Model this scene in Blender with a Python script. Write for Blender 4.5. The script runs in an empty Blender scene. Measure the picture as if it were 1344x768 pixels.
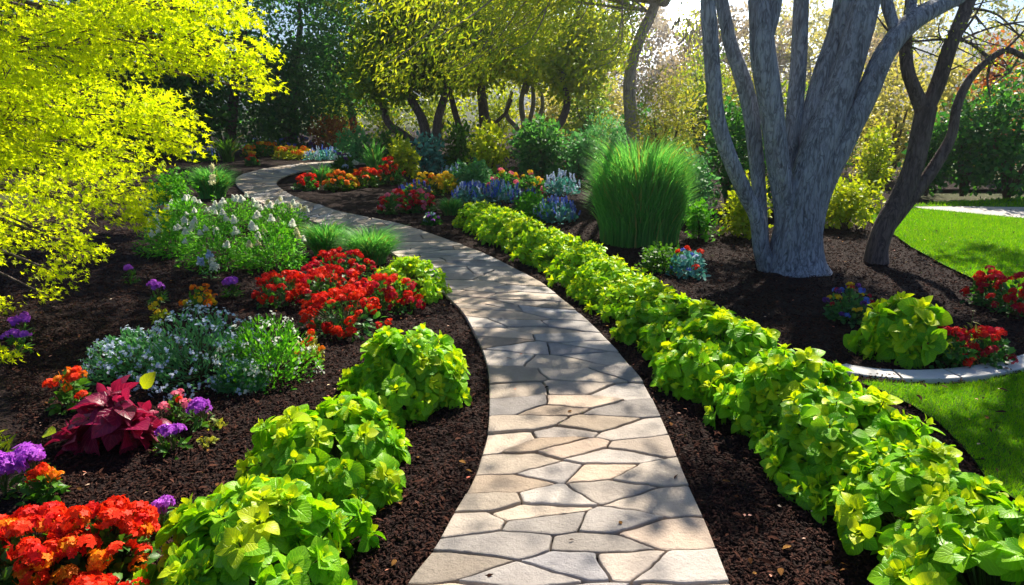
import bpy, math, random
import numpy as np

# ------------------------------------------------------------------ scene, camera, light
SC = bpy.context.scene
COL = SC.collection
R = math.radians
FPX, HCAM = 896.0, 1.7                      # focal length in photo pixels, eye height
PITCH = math.atan(249.0 / FPX)              # horizon 249 px above the image centre

cam = bpy.data.cameras.new('camera')
cam.lens, cam.sensor_width = 24.0, 36.0
cam.clip_start, cam.clip_end = 0.05, 5000
camo = bpy.data.objects.new('camera', cam); COL.objects.link(camo)
camo.location = (0, 0, HCAM); camo.rotation_euler = (R(90) - PITCH, 0, 0)
SC.camera = camo

SUN_AZ, SUN_EL = 24.0, 47.0                 # azimuth to the right of the view direction
world = bpy.data.worlds.new('World'); SC.world = world; world.use_nodes = True
wn = world.node_tree.nodes; wn.clear()
sky = wn.new('ShaderNodeTexSky'); sky.sky_type = 'NISHITA'; sky.sun_disc = False
sky.sun_elevation = R(SUN_EL); sky.sun_rotation = R(SUN_AZ)
sky.air_density, sky.dust_density, sky.ozone_density = 0.8, 0.1, 4.5
bgn = wn.new('ShaderNodeBackground'); bgn.inputs[1].default_value = 0.064
wo = wn.new('ShaderNodeOutputWorld')
world.node_tree.links.new(sky.outputs[0], bgn.inputs[0]); world.node_tree.links.new(bgn.outputs[0], wo.inputs[0])

sl = bpy.data.lights.new('sun', 'SUN'); sl.energy = 5.0; sl.angle = R(0.55); sl.color = (1.0, 0.91, 0.75)
so = bpy.data.objects.new('sun', sl); COL.objects.link(so)
so.rotation_euler = (R(90 - SUN_EL), 0, R(180 - SUN_AZ))
SUND = np.array([math.sin(R(SUN_AZ)) * math.cos(R(SUN_EL)), math.cos(R(SUN_AZ)) * math.cos(R(SUN_EL)), math.sin(R(SUN_EL))])

vs = SC.view_settings
vs.view_transform = 'Standard'; vs.look = 'None'; vs.exposure = 1.2; vs.gamma = 1.0; vs.use_curve_mapping = False
cy = SC.cycles
cy.max_bounces = 7; cy.diffuse_bounces = 3; cy.glossy_bounces = 2; cy.transmission_bounces = 4; cy.transparent_max_bounces = 6
cy.use_denoising = True
cy.sample_clamp_indirect = 6.0

# ------------------------------------------------------------------ pixel <-> world
cP, sP = math.cos(PITCH), math.sin(PITCH)
def ray(px, py):
    a, b = (px - 672.0) / FPX, (384.0 - py) / FPX
    return np.array([a, cP + b * sP, -sP + b * cP])
def G(px, py, z=0.0):                        # photo pixel -> point on the plane z
    d = ray(px, py); t = (z - HCAM) / d[2]
    return np.array([d[0] * t, d[1] * t, z])
def P(px, py, Y):                            # photo pixel -> point at distance Y
    d = ray(px, py); t = Y / d[1]
    return np.array([d[0] * t, Y, HCAM + d[2] * t])
def mpp(px, py):                             # metres per photo pixel at that ground point
    d = ray(px, py); return (-HCAM / d[2]) / FPX
def mppY(px, py, Y):
    return Y / ray(px, py)[1] / FPX

# ------------------------------------------------------------------ mesh helpers
class MB:
    def __init__(s): s.v = []; s.f = []; s.n = 0; s.uv = []; s.hasuv = False
    def add(s, v, faces, mat=0, uv=None):
        v = np.asarray(v, float).reshape(-1, 3)
        for fa in faces:
            fa = np.asarray(fa, int)
            if fa.size: s.f.append((fa + s.n, mat))
        s.v.append(v)
        if uv is not None: s.hasuv = True; s.uv.append(np.asarray(uv, float))
        else: s.uv.append(np.zeros((len(v), 2)))
        s.n += len(v)
    def mesh(s, name, mats, smooth=True):
        me = bpy.data.meshes.new(name)
        V = np.concatenate(s.v) if s.v else np.zeros((0, 3))
        loops = np.concatenate([f.ravel() for f, m in s.f])
        tot = np.concatenate([np.full(len(f), f.shape[1]) for f, m in s.f])
        mi = np.concatenate([np.full(len(f), m) for f, m in s.f])
        st = np.concatenate([[0], np.cumsum(tot)[:-1]])
        me.vertices.add(len(V)); me.vertices.foreach_set('co', V.ravel())
        me.loops.add(len(loops)); me.loops.foreach_set('vertex_index', loops.astype(np.int32))
        me.polygons.add(len(tot)); me.polygons.foreach_set('loop_start', st.astype(np.int32))
        me.polygons.foreach_set('material_index', mi.astype(np.int32))
        me.polygons.foreach_set('use_smooth', np.full(len(tot), smooth))
        if s.hasuv:
            U = np.concatenate(s.uv)
            l = me.uv_layers.new(name='UVMap'); l.data.foreach_set('uv', U[loops].ravel())
        me.update(calc_edges=True); me.validate()
        for m in (mats if isinstance(mats, (list, tuple)) else [mats]): me.materials.append(m)
        return me
    def build(s, name, mats, parent=None, smooth=True):
        return link(name, s.mesh(name, mats, smooth), parent)

def link(name, data, parent=None, loc=None):
    o = bpy.data.objects.new(name, data); COL.objects.link(o)
    if parent is not None: o.parent = parent
    if loc is not None: o.location = loc
    return o
def tag(o, label, cat, group=None, kind=None):
    if label: o['label'] = label
    if cat: o['category'] = cat
    if group: o['group'] = group
    if kind: o['kind'] = kind
    return o
def thing(name, label, cat, loc, group=None, rz=0.0, scale=1.0):
    o = link(name, None, None, loc); o.rotation_euler = (0, 0, rz); o.scale = (scale,) * 3
    o.empty_display_size = 0.1
    return tag(o, label, cat, group)
def structure(o): o['kind'] = 'structure'; return o

def nrm(a): return a / np.maximum(np.linalg.norm(a, axis=-1, keepdims=True), 1e-9)
def frames(d, n):
    y = nrm(d); x = np.cross(y, n)
    bad = np.linalg.norm(x, axis=-1) < 1e-4
    if np.any(bad): x[bad] = np.cross(y[bad], np.array([0.3, 0.9, 0.1]))
    x = nrm(x); z = np.cross(x, y)
    return np.stack([x, y, z], axis=-1)
def scatter(mb, tpl, pos, rot, size, mat=0):
    tv, tf, tu = tpl
    size = np.asarray(size, float).reshape(len(pos), -1, 1) if np.ndim(size) < 2 else np.asarray(size)[:, None, :]
    v = np.einsum('nij,nkj->nki', rot, tv[None] * size) + pos[:, None, :]
    N, K = len(pos), len(tv)
    off = (np.arange(N) * K)[:, None, None]
    mb.add(v.reshape(-1, 3), [(np.asarray(f)[None] + off).reshape(-1, len(f[0])) for f in tf], mat,
           None if tu is None else np.tile(tu, (N, 1)))

def strip(ts, ws, zmid, fold):
    """leaf: rows of left / mid / right, a single tip"""
    v, uv = [], []
    for t, w in zip(ts, ws):
        z = zmid(t)
        v += [(-w, t, z + fold * w), (0, t, z), (w, t, z + fold * w)]; uv += [(0, t), (.5, t), (1, t)]
    q = []
    for i in range(len(ts) - 1):
        a = 3 * i; q += [(a, a + 1, a + 4, a + 3), (a + 1, a + 2, a + 5, a + 4)]
    return np.array(v, float), [q], np.array(uv, float)
BROAD = strip([0, .18, .42, .68, .88, 1], [.03, .27, .39, .32, .15, .015], lambda t: .16 * t - .38 * t * t, .28)
ROUND = strip([0, .14, .36, .62, .85, 1], [.04, .33, .47, .42, .24, .03], lambda t: .2 * t - .42 * t * t, .22)
OVAL = strip([0, .3, .65, 1], [.02, .30, .27, .01], lambda t: .1 * t - .25 * t * t, .3)
LANCE = strip([0, .3, .65, 1], [.02, .15, .13, .01], lambda t: .1 * t - .3 * t * t, .3)
QUAD = (np.array([(0, 0, 0), (.32, .45, .05), (0, 1, -.05), (-.32, .45, .05)], float), [[(0, 1, 2, 3)]], None)
def fanpoly(pts):
    v = np.array([(0, .0, .0)] + pts, float)
    return v, [[(0, i, i + 1) for i in range(1, len(pts))]], None
def maple_tpl():
    pts = []
    for a, r in ((-125, .28), (-100, .5), (-72, .24), (-52, .72), (-28, .3), (0, 1.0), (28, .3), (52, .72), (72, .24), (100, .5), (125, .28)):
        pts.append((math.sin(R(a)) * r * .8, math.cos(R(a)) * r, -.22 * r * r))
    return fanpoly(pts)
MAPLE = maple_tpl()
BLADE = strip([0, .35, .7, 1], [.012, .011, .008, .001], lambda t: 0.0, 0.2)
def floret_tpl(n, w=.34):
    v = [(0, 0, 0)]; f = []
    for k in range(n):
        a = 2 * math.pi * k / n; c, s = math.cos(a), math.sin(a)
        b = len(v)
        v += [(.55 * c - w * s, .55 * s + w * c, .12), (1.0 * c, 1.0 * s, .06), (.55 * c + w * s, .55 * s - w * c, .12)]
        f.append((0, b + 2, b + 1, b))
    return np.array(v, float), [f], None
FLORET = floret_tpl(5); FLORET4 = floret_tpl(4, .38)

def smooth_curve(pts, n):
    """Catmull-Rom through pts (any dimension)"""
    p = np.asarray(pts, float); p = np.vstack([2 * p[0] - p[1], p, 2 * p[-1] - p[-2]])
    out = []
    m = len(p) - 3
    for s in np.linspace(0, m, n):
        i = min(int(s), m - 1); t = s - i
        a, b, c, d = p[i:i + 4]
        out.append(.5 * (2 * b + (c - a) * t + (2 * a - 5 * b + 4 * c - d) * t * t + (3 * b - a - 3 * c + d) * t ** 3))
    return np.array(out)
def tube(mb, pts, rad, sides=8, rng=None, rough=0.0, mat=0, n=None, cap=False):
    pts = np.asarray(pts, float); rad = np.asarray(rad, float)
    if n:
        q = smooth_curve(np.hstack([pts, rad[:, None]]), n); pts, rad = q[:, :3], np.maximum(q[:, 3], 1e-4)
    t = nrm(np.gradient(pts, axis=0))
    u = np.cross(t[0], (0.31, 0.2, 0.93)); u = u / max(np.linalg.norm(u), 1e-6)
    V = []; K = len(pts)
    ang = np.linspace(0, 2 * np.pi, sides, endpoint=False)
    ph = rng.uniform(0, 6.28, 4) if rng is not None else np.zeros(4)
    for i in range(K):
        u = u - t[i] * np.dot(u, t[i]); u /= max(np.linalg.norm(u), 1e-6)
        w = np.cross(t[i], u)
        r = rad[i] * (1 + rough * (np.sin(3 * ang + ph[0] + i * .22) * .5 + np.sin(5 * ang + ph[1] - i * .15) * .35 + np.sin(2 * ang + ph[2] + .4 * i) * .4))
        V.append(pts[i] + r[:, None] * (np.cos(ang)[:, None] * u + np.sin(ang)[:, None] * w))
    f = []
    for i in range(K - 1):
        for j in range(sides):
            k = (j + 1) % sides
            f.append((i * sides + j, i * sides + k, (i + 1) * sides + k, (i + 1) * sides + j))
    mb.add(np.vstack(V), [f], mat)

def vnoise(x, y, seed=0):
    """smooth 2-D value noise in [-1, 1]"""
    x = np.asarray(x, float); y = np.asarray(y, float)
    xi, yi = np.floor(x).astype(int), np.floor(y).astype(int)
    fx, fy = x - xi, y - yi
    fx, fy = fx * fx * (3 - 2 * fx), fy * fy * (3 - 2 * fy)
    def h(a, b):
        s = np.sin(a * 127.1 + b * 311.7 + seed * 74.7) * 43758.5453
        return 2 * (s - np.floor(s)) - 1
    return (h(xi, yi) * (1 - fx) + h(xi + 1, yi) * fx) * (1 - fy) + (h(xi, yi + 1) * (1 - fx) + h(xi + 1, yi + 1) * fx) * fy

def inpoly(x, y, poly):
    c = np.zeros(np.shape(x), bool); j = len(poly) - 1
    for i in range(len(poly)):
        xi, yi = poly[i][0], poly[i][1]; xj, yj = poly[j][0], poly[j][1]
        if yi != yj:
            c ^= ((yi > y) != (yj > y)) & (x < (xj - xi) * (y - yi) / (yj - yi) + xi)
        j = i
    return c

# ------------------------------------------------------------------ materials
def mat(name):
    m = bpy.data.materials.new(name); m.use_nodes = True
    nt = m.node_tree; nt.nodes.clear()
    return m, nt, nt.nodes.new, nt.links.new
def ramp(new, stops):
    r = new('ShaderNodeValToRGB'); e = r.color_ramp.elements
    while len(e) < len(stops): e.new(.5)
    for k, (p, c) in enumerate(stops): e[k].position = p; e[k].color = (*c, 1)
    return r
def leafmat(name, c1, c2, trans=.4, tcol=None, rough=.45, spec=.3, veins=False, nscale=3.0):
    m, nt, new, L = mat(name)
    geo = new('ShaderNodeNewGeometry'); rp = ramp(new, [(0, c1), (1, c2)])
    L(geo.outputs['Random Per Island'], rp.inputs[0])
    tc = new('ShaderNodeTexCoord'); nz = new('ShaderNodeTexNoise'); nz.inputs['Scale'].default_value = nscale
    L(tc.outputs['Object'], nz.inputs['Vector'])
    mx = new('ShaderNodeHueSaturation'); mp = new('ShaderNodeMapRange')
    L(nz.outputs[0], mp.inputs[0]); mp.inputs[3].default_value = .65; mp.inputs[4].default_value = 1.35
    L(mp.outputs[0], mx.inputs['Value']); L(rp.outputs[0], mx.inputs['Color'])
    col = mx.outputs[0]
    pb = new('ShaderNodeBsdfPrincipled'); pb.inputs['Roughness'].default_value = rough
    pb.inputs['Specular IOR Level'].default_value = spec
    if veins:
        uv = new('ShaderNodeUVMap'); sep = new('ShaderNodeSeparateXYZ'); L(uv.outputs[0], sep.inputs[0])
        a = new('ShaderNodeMath'); a.operation = 'SUBTRACT'; L(sep.outputs[0], a.inputs[0]); a.inputs[1].default_value = .5
        b = new('ShaderNodeMath'); b.operation = 'ABSOLUTE'; L(a.outputs[0], b.inputs[0])
        c = new('ShaderNodeMath'); c.operation = 'MULTIPLY_ADD'; L(b.outputs[0], c.inputs[0]); c.inputs[1].default_value = -.7; L(sep.outputs[1], c.inputs[2])
        d = new('ShaderNodeMath'); d.operation = 'MULTIPLY'; L(c.outputs[0], d.inputs[0]); d.inputs[1].default_value = 42
        e = new('ShaderNodeMath'); e.operation = 'SINE'; L(d.outputs[0], e.inputs[0])
        f = new('ShaderNodeMapRange'); L(e.outputs[0], f.inputs[0]); f.inputs[1].default_value = .55; f.inputs[2].default_value = 1
        g = new('ShaderNodeMapRange'); L(b.outputs[0], g.inputs[0]); g.inputs[1].default_value = .045; g.inputs[2].default_value = .012
        h = new('ShaderNodeMath'); h.operation = 'MAXIMUM'; L(f.outputs[0], h.inputs[0]); L(g.outputs[0], h.inputs[1])
        bm = new('ShaderNodeBump'); bm.inputs['Strength'].default_value = .5; bm.inputs['Distance'].default_value = .004; bm.invert = True
        L(h.outputs[0], bm.inputs['Height']); L(bm.outputs[0], pb.inputs['Normal'])
        mc = new('ShaderNodeMix'); mc.data_type = 'RGBA'; mc.blend_type = 'MIX'
        fm_ = new('ShaderNodeMath'); fm_.operation = 'MULTIPLY'; L(h.outputs[0], fm_.inputs[0]); fm_.inputs[1].default_value = .3
        L(fm_.outputs[0], mc.inputs[0]); L(col, mc.inputs[6]); mc.inputs[7].default_value = (min(1, c2[0] * 1.6 + .05), min(1, c2[1] * 1.4 + .05), c2[2] * 1.4, 1)
        col = mc.outputs[2]
    L(col, pb.inputs['Base Color'])
    tr = new('ShaderNodeBsdfTranslucent')
    tm = new('ShaderNodeMix'); tm.data_type = 'RGBA'; tm.blend_type = 'MULTIPLY'; tm.inputs[0].default_value = 1
    L(col, tm.inputs[6]); k = tcol or (1.7, 1.5, .6); tm.inputs[7].default_value = (*k, 1)
    L(tm.outputs[2], tr.inputs[0])
    ms = new('ShaderNodeMixShader'); ms.inputs[0].default_value = trans
    L(pb.outputs[0], ms.inputs[1]); L(tr.outputs[0], ms.inputs[2])
    o = new('ShaderNodeOutputMaterial'); L(ms.outputs[0], o.inputs[0])
    return m
def petal(name, c1, c2, trans=.3): return leafmat(name, c1, c2, trans, (1.2, 1.2, 1.2), .55, .15, nscale=14)
def barkmat(name, c1, c2, zs=.22, sc=9.0, bump=.8):
    m, nt, new, L = mat(name)
    tc = new('ShaderNodeTexCoord'); mp = new('ShaderNodeMapping'); mp.inputs['Scale'].default_value = (1, 1, zs)
    L(tc.outputs['Object'], mp.inputs[0])
    n1 = new('ShaderNodeTexNoise'); n1.inputs['Scale'].default_value = sc * 2; n1.inputs['Detail'].default_value = 8; n1.inputs['Distortion'].default_value = .8
    vo = new('ShaderNodeTexVoronoi'); vo.feature = 'DISTANCE_TO_EDGE'; vo.inputs['Scale'].default_value = sc * 3.0
    n3 = new('ShaderNodeTexNoise'); n3.inputs['Scale'].default_value = 2.0
    L(mp.outputs[0], n1.inputs['Vector']); L(n1.outputs['Color'], vo.inputs['Vector'])
    vm = new('ShaderNodeMix'); vm.data_type = 'RGBA'; vm.inputs[0].default_value = .12
    L(mp.outputs[0], vm.inputs[6]); L(n1.outputs['Color'], vm.inputs[7]); L(vm.outputs[2], vo.inputs['Vector'])
    L(tc.outputs['Object'], n3.inputs['Vector'])
    ad = new('ShaderNodeMath'); ad.operation = 'MULTIPLY_ADD'; L(vo.outputs[0], ad.inputs[0]); ad.inputs[1].default_value = 1.6; L(n1.outputs[0], ad.inputs[2])
    rp = ramp(new, [(.35, c1), (.85, c2)]); L(ad.outputs[0], rp.inputs[0])
    hs = new('ShaderNodeHueSaturation'); mr = new('ShaderNodeMapRange'); L(n3.outputs[0], mr.inputs[0]); mr.inputs[3].default_value = .6; mr.inputs[4].default_value = 1.4
    L(mr.outputs[0], hs.inputs['Value']); L(rp.outputs[0], hs.inputs['Color'])
    bm = new('ShaderNodeBump'); bm.inputs['Strength'].default_value = bump; bm.inputs['Distance'].default_value = .02; L(ad.outputs[0], bm.inputs['Height'])
    pb = new('ShaderNodeBsdfPrincipled'); pb.inputs['Roughness'].default_value = .9; pb.inputs['Specular IOR Level'].default_value = .15
    L(hs.outputs[0], pb.inputs['Base Color']); L(bm.outputs[0], pb.inputs['Normal'])
    o = new('ShaderNodeOutputMaterial'); L(pb.outputs[0], o.inputs[0])
    return m
def groundmat(name, c1, c2, c3, sc, bump=.6, bdist=.02, rough=.95, island=False, vor=0):
    m, nt, new, L = mat(name)
    tc = new('ShaderNodeTexCoord')
    n1 = new('ShaderNodeTexNoise'); n1.inputs['Scale'].default_value = sc; n1.inputs['Detail'].default_value = 9; n1.inputs['Roughness'].default_value = .65
    n2 = new('ShaderNodeTexNoise'); n2.inputs['Scale'].default_value = sc * .06; n2.inputs['Detail'].default_value = 4
    L(tc.outputs['Object'], n1.inputs['Vector']); L(tc.outputs['Object'], n2.inputs['Vector'])
    rp = ramp(new, [(.3, c1), (.7, c2)]); L(n1.outputs[0], rp.inputs[0])
    mx = new('ShaderNodeMix'); mx.data_type = 'RGBA'
    r2 = new('ShaderNodeMapRange'); L(n2.outputs[0], r2.inputs[0]); r2.inputs[1].default_value = .4; r2.inputs[2].default_value = .65; r2.inputs[4].default_value = .6
    L(r2.outputs[0], mx.inputs[0]); L(rp.outputs[0], mx.inputs[6]); mx.inputs[7].default_value = (*c3, 1)
    col = mx.outputs[2]
    if island:
        geo = new('ShaderNodeNewGeometry'); hs = new('ShaderNodeHueSaturation'); mr = new('ShaderNodeMapRange')
        hr = ramp(new, [(0, (.74, .80, .95)), (.3, (.95, .95, .97)), (.55, (1.06, .98, .88)), (.75, (.86, .87, .92)), (.9, (1.12, .98, .84)), (1, (1.0, .90, .84))])
        L(geo.outputs['Random Per Island'], hr.inputs[0]); mh = new('ShaderNodeMix'); mh.data_type = 'RGBA'; mh.blend_type = 'MULTIPLY'; mh.inputs[0].default_value = 1
        L(col, mh.inputs[6]); L(hr.outputs[0], mh.inputs[7]); col = mh.outputs[2]
        n4 = new('ShaderNodeTexNoise'); n4.inputs['Scale'].default_value = 55; n4.inputs['Detail'].default_value = 6; n4.inputs['Roughness'].default_value = .75; L(tc.outputs['Object'], n4.inputs['Vector'])
        sr_ = new('ShaderNodeMapRange'); L(n4.outputs[0], sr_.inputs[0]); sr_.inputs[1].default_value = .58; sr_.inputs[2].default_value = .72; sr_.inputs[4].default_value = .45
        ms_ = new('ShaderNodeMix'); ms_.data_type = 'RGBA'; L(sr_.outputs[0], ms_.inputs[0]); L(col, ms_.inputs[6]); ms_.inputs[7].default_value = (.17, .15, .13, 1); col = ms_.outputs[2]
        wm = new('ShaderNodeMath'); wm.operation = 'FRACT'; wk = new('ShaderNodeMath'); wk.operation = 'MULTIPLY'; wk.inputs[1].default_value = 37.3
        L(geo.outputs['Random Per Island'], wk.inputs[0]); L(wk.outputs[0], wm.inputs[0])
        L(wm.outputs[0], mr.inputs[0]); mr.inputs[3].default_value = .66; mr.inputs[4].default_value = 1.25
        L(mr.outputs[0], hs.inputs['Value']); L(col, hs.inputs['Color']); col = hs.outputs[0]
    hgt = n1.outputs[0]
    if island:
        ha = new('ShaderNodeMath'); ha.operation = 'MULTIPLY_ADD'; L(n4.outputs[0], ha.inputs[0]); ha.inputs[1].default_value = .55; L(n1.outputs[0], ha.inputs[2]); hgt = ha.outputs[0]
    if vor:
        v = new('ShaderNodeTexVoronoi'); v.inputs['Scale'].default_value = vor; L(tc.outputs['Object'], v.inputs['Vector'])
        a = new('ShaderNodeMath'); a.operation = 'ADD'; L(v.outputs[0], a.inputs[0]); L(n1.outputs[0], a.inputs[1]); hgt = a.outputs[0]
    bm = new('ShaderNodeBump'); bm.inputs['Strength'].default_value = bump; bm.inputs['Distance'].default_value = bdist; L(hgt, bm.inputs['Height'])
    pb = new('ShaderNodeBsdfPrincipled'); pb.inputs['Roughness'].default_value = rough; pb.inputs['Specular IOR Level'].default_value = .2
    L(col, pb.inputs['Base Color']); L(bm.outputs[0], pb.inputs['Normal'])
    o = new('ShaderNodeOutputMaterial'); L(pb.outputs[0], o.inputs[0])
    return m

M = {}
M['ground'] = groundmat('ground_soil', (.03, .045, .012), (.06, .075, .02), (.05, .04, .02), 6)
M['mulch'] = groundmat('bark_mulch', (.006, .003, .003), (.032, .014, .011), (.014, .006, .006), 38, 1.0, .03, vor=60)
M['chip'] = leafmat('mulch_chip', (.007, .003, .003), (.058, .022, .015), 0, rough=.9, spec=.15, nscale=1.5)
M['stone'] = groundmat('flagstone', (.33, .30, .275), (.50, .46, .42), (.44, .35, .27), 7, .8, .02, .75, island=True)
M['joint'] = groundmat('joint_soil', (.018, .012, .012), (.05, .035, .03), (.03, .02, .02), 40)
M['kerb'] = groundmat('kerb_stone', (.56, .55, .54), (.72, .71, .70), (.58, .54, .50), 18, .3, .006, .8)
M['lawn'] = groundmat('lawn_soil', (.035, .085, .006), (.06, .13, .008), (.05, .11, .006), 30)
M['blade'] = leafmat('lawn_blade', (.06, .30, .004), (.27, .50, .006), .4, rough=.6, spec=.1, nscale=.8)
M['drive'] = groundmat('driveway_concrete', (.40, .38, .38), (.48, .46, .45), (.44, .42, .41), 8)
M['hill'] = groundmat('hill_wood', (.05, .075, .075), (.09, .11, .11), (.10, .11, .10), .05)
M['bark'] = barkmat('grey_bark', (.075, .08, .10), (.34, .36, .42))
M['darkbark'] = barkmat('dark_bark', (.045, .035, .035), (.17, .13, .12))
M['tanbark'] = barkmat('tan_bark', (.12, .10, .085), (.36, .30, .26))
M['stem'] = leafmat('green_stem', (.05, .09, .02), (.10, .13, .03), 0)
M['twig'] = leafmat('brown_twig', (.05, .03, .02), (.12, .07, .04), 0)
M['lime'] = leafmat('lime_leaf', (.10, .36, .006), (.28, .58, .010), .42, (1.6, 1.35, .5), .42, .3, True)
M['limeyoung'] = leafmat('young_lime_leaf', (.40, .62, .006), (.62, .76, .015), .42, (1.35, 1.2, .5), .4, .3, True)
M['hedgefar'] = leafmat('mid_green_leaf', (.16, .42, .008), (.38, .64, .012), .42, (1.6, 1.35, .5), .4, .3)
M['maple'] = leafmat('yellow_maple_leaf', (.44, .60, .006), (.86, .92, .012), .70, (1.08, 1.06, .5), .5, .2)
M['coleus'] = leafmat('burgundy_leaf', (.13, .006, .040), (.34, .014, .085), .36, (1.8, 1.0, 1.0), .35, .4, True)
M['grass'] = leafmat('ornamental_grass', (.06, .30, .06), (.18, .48, .11), .5, (1.5, 1.4, .8), .5, .2)
M['straw'] = leafmat('straw_blade', (.24, .26, .06), (.42, .40, .14), .35)
M['grassdark'] = leafmat('dark_grass', (.02, .11, .02), (.05, .22, .03), .35, (1.5, 1.4, .8), .5, .2)
M['fern'] = leafmat('fine_green_leaf', (.05, .28, .012), (.16, .48, .03), .45, (1.5, 1.3, .6), .5, .2)
M['green'] = leafmat('green_leaf', (.03, .13, .012), (.09, .24, .02), .38, rough=.45)
M['dark'] = leafmat('dark_green_leaf', (.02, .12, .03), (.07, .24, .04), .42, rough=.45)
M['deep'] = leafmat('deep_blue_green_leaf', (.03, .15, .06), (.10, .30, .08), .5, rough=.5)
M['silver'] = leafmat('silver_green_leaf', (.06, .25, .07), (.17, .42, .16), .38, (1.2, 1.3, .9), .6)
M['teal'] = leafmat('teal_leaf', (.05, .25, .22), (.16, .42, .40), .3, (1.0, 1.2, 1.0), .6)
M['yellowgreen'] = leafmat('yellow_green_leaf', (.22, .36, .012), (.50, .56, .03), .45, (1.4, 1.25, .5))
M['olive'] = leafmat('olive_leaf', (.20, .26, .03), (.42, .44, .06), .5, (1.4, 1.2, .6))
M['willow'] = leafmat('willow_leaf', (.22, .40, .015), (.58, .64, .04), .55, (1.4, 1.2, .5))
M['willowgreen'] = leafmat('willow_green_leaf', (.07, .20, .02), (.30, .40, .03), .45)
M['tan'] = leafmat('tan_autumn_leaf', (.34, .36, .07), (.60, .56, .17), .5, (1.2, 1.1, .7))
M['mauve'] = leafmat('mauve_twig_leaf', (.30, .25, .17), (.48, .40, .26), .4, (1.2, 1.1, .8))
M['rust'] = leafmat('rust_leaf', (.34, .09, .02), (.52, .24, .05), .4, (1.3, 1.0, .7))
PET = dict(
    red=petal('red_petal', (.55, .008, .010), (.80, .035, .012)), crimson=petal('crimson_petal', (.42, .006, .02), (.68, .012, .045)),
    scarlet=petal('scarlet_petal', (.72, .022, .006), (.90, .07, .010)), orange=petal('orange_petal', (.80, .15, .005), (.90, .34, .008)),
    yellow=petal('yellow_petal', (.80, .50, .008), (.88, .68, .03)), violet=petal('violet_petal', (.40, .06, .58), (.60, .16, .75)),
    white=petal('white_petal', (.78, .80, .72), (.90, .90, .84), .5), cream=petal('cream_petal', (.70, .68, .38), (.85, .82, .52)),
    blue=petal('blue_petal', (.07, .14, .62), (.18, .30, .80)), paleblue=petal('pale_blue_petal', (.42, .52, .72), (.66, .74, .86)),
    purple=petal('purple_petal', (.10, .03, .22), (.24, .07, .36)), pink=petal('pink_petal', (.75, .12, .22), (.85, .3, .4)))

# ------------------------------------------------------------------ path outline (traced edges unprojected to the ground)
RE = [(1010, 880), (985, 830), (955, 768), (928, 700), (897, 630), (872, 565), (846, 512), (828, 488), (801, 456), (771, 426), (748, 406), (715, 379), (681, 359), (635, 336), (581, 316), (531, 299), (481, 288), (448, 281), (420, 272), (395, 264), (375, 254), (364, 245), (367, 238), (379, 232), (397, 227), (424, 222), (460, 218), (500, 215)]
LE = [(455, 880), (500, 830), (540, 768), (570, 730), (591, 692), (618, 645), (631, 609), (640, 569), (641, 512), (637, 480), (625, 450), (606, 415), (580, 389), (553, 365), (523, 342), (490, 324), (455, 309), (415, 296), (375, 283), (340, 268), (318, 253), (309, 241), (316, 232), (335, 226), (365, 220), (395, 216.5), (430, 214), (470, 212), (510, 210)]
def edge(px, n):
    p = smooth_curve(np.array([G(*q)[:2] for q in px]), 900)
    s = np.concatenate([[0], np.cumsum(np.linalg.norm(np.diff(p, axis=0), axis=1))])
    return p, s
# pair the two edges by hand-set correspondences so that cross joints stay perpendicular
NP = 700
pr, sr = edge(RE, NP); pl, slen = edge(LE, NP)
pairs = [(0, 0), (2, 2), (6, 8), (9, 11), (11, 12.6), (14, 15), (17, 17.2), (20, 19), (21.5, 21), (23, 23), (25, 25), (27, 28)]
kk = np.linspace(0, 1, NP)
ia = np.interp(kk, np.linspace(0, 1, len(pairs)), [a for a, b in pairs]) / (len(RE) - 1)
ib = np.interp(kk, np.linspace(0, 1, len(pairs)), [b for a, b in pairs]) / (len(LE) - 1)
def at(p, f): return np.stack([np.interp(f, np.linspace(0, 1, len(p)), p[:, k]) for k in (0, 1)], -1)
PR, PL = at(pr, ia), at(pl, ib)
mid = .5 * (PR + PL)
SS = np.concatenate([[0], np.cumsum(np.linalg.norm(np.diff(mid, axis=0), axis=1))])
WID = np.linalg.norm(PR - PL, axis=1)
def path_pt(u, s):
    u = np.asarray(u, float)
    l = np.stack([np.interp(s, SS, PL[:, k]) for k in (0, 1)], -1); r = np.stack([np.interp(s, SS, PR[:, k]) for k in (0, 1)], -1)
    return l + (r - l) * u[..., None]
PATHPOLY = np.vstack([PL, PR[::-1]])
def on_path(x, y, grow=0.0):
    if grow:
        e = nrm(PR - PL); poly = np.vstack([PL - e * grow, (PR + e * grow)[::-1]])
    else: poly = PATHPOLY
    return inpoly(x, y, poly)

# ------------------------------------------------------------------ ground, lawns, mulch, path, kerb
mb = MB(); S = 330
mb.add([(-S, -S, -.08), (S, -S, -.08), (S, S, -.08), (-S, S, -.08)], [[(0, 1, 2, 3)]])
structure(mb.build('ground', M['ground']))

def sheet(name, px, m, z, n=120, close=True):
    pts = smooth_curve(np.array([G(*q)[:2] for q in px]), n) if n else np.array([G(*q)[:2] for q in px])
    mb = MB(); mb.add(np.hstack([pts, np.full((len(pts), 1), z)]), [[tuple(range(len(pts)))]])
    return structure(mb.build(name, m, smooth=False)), pts

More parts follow.
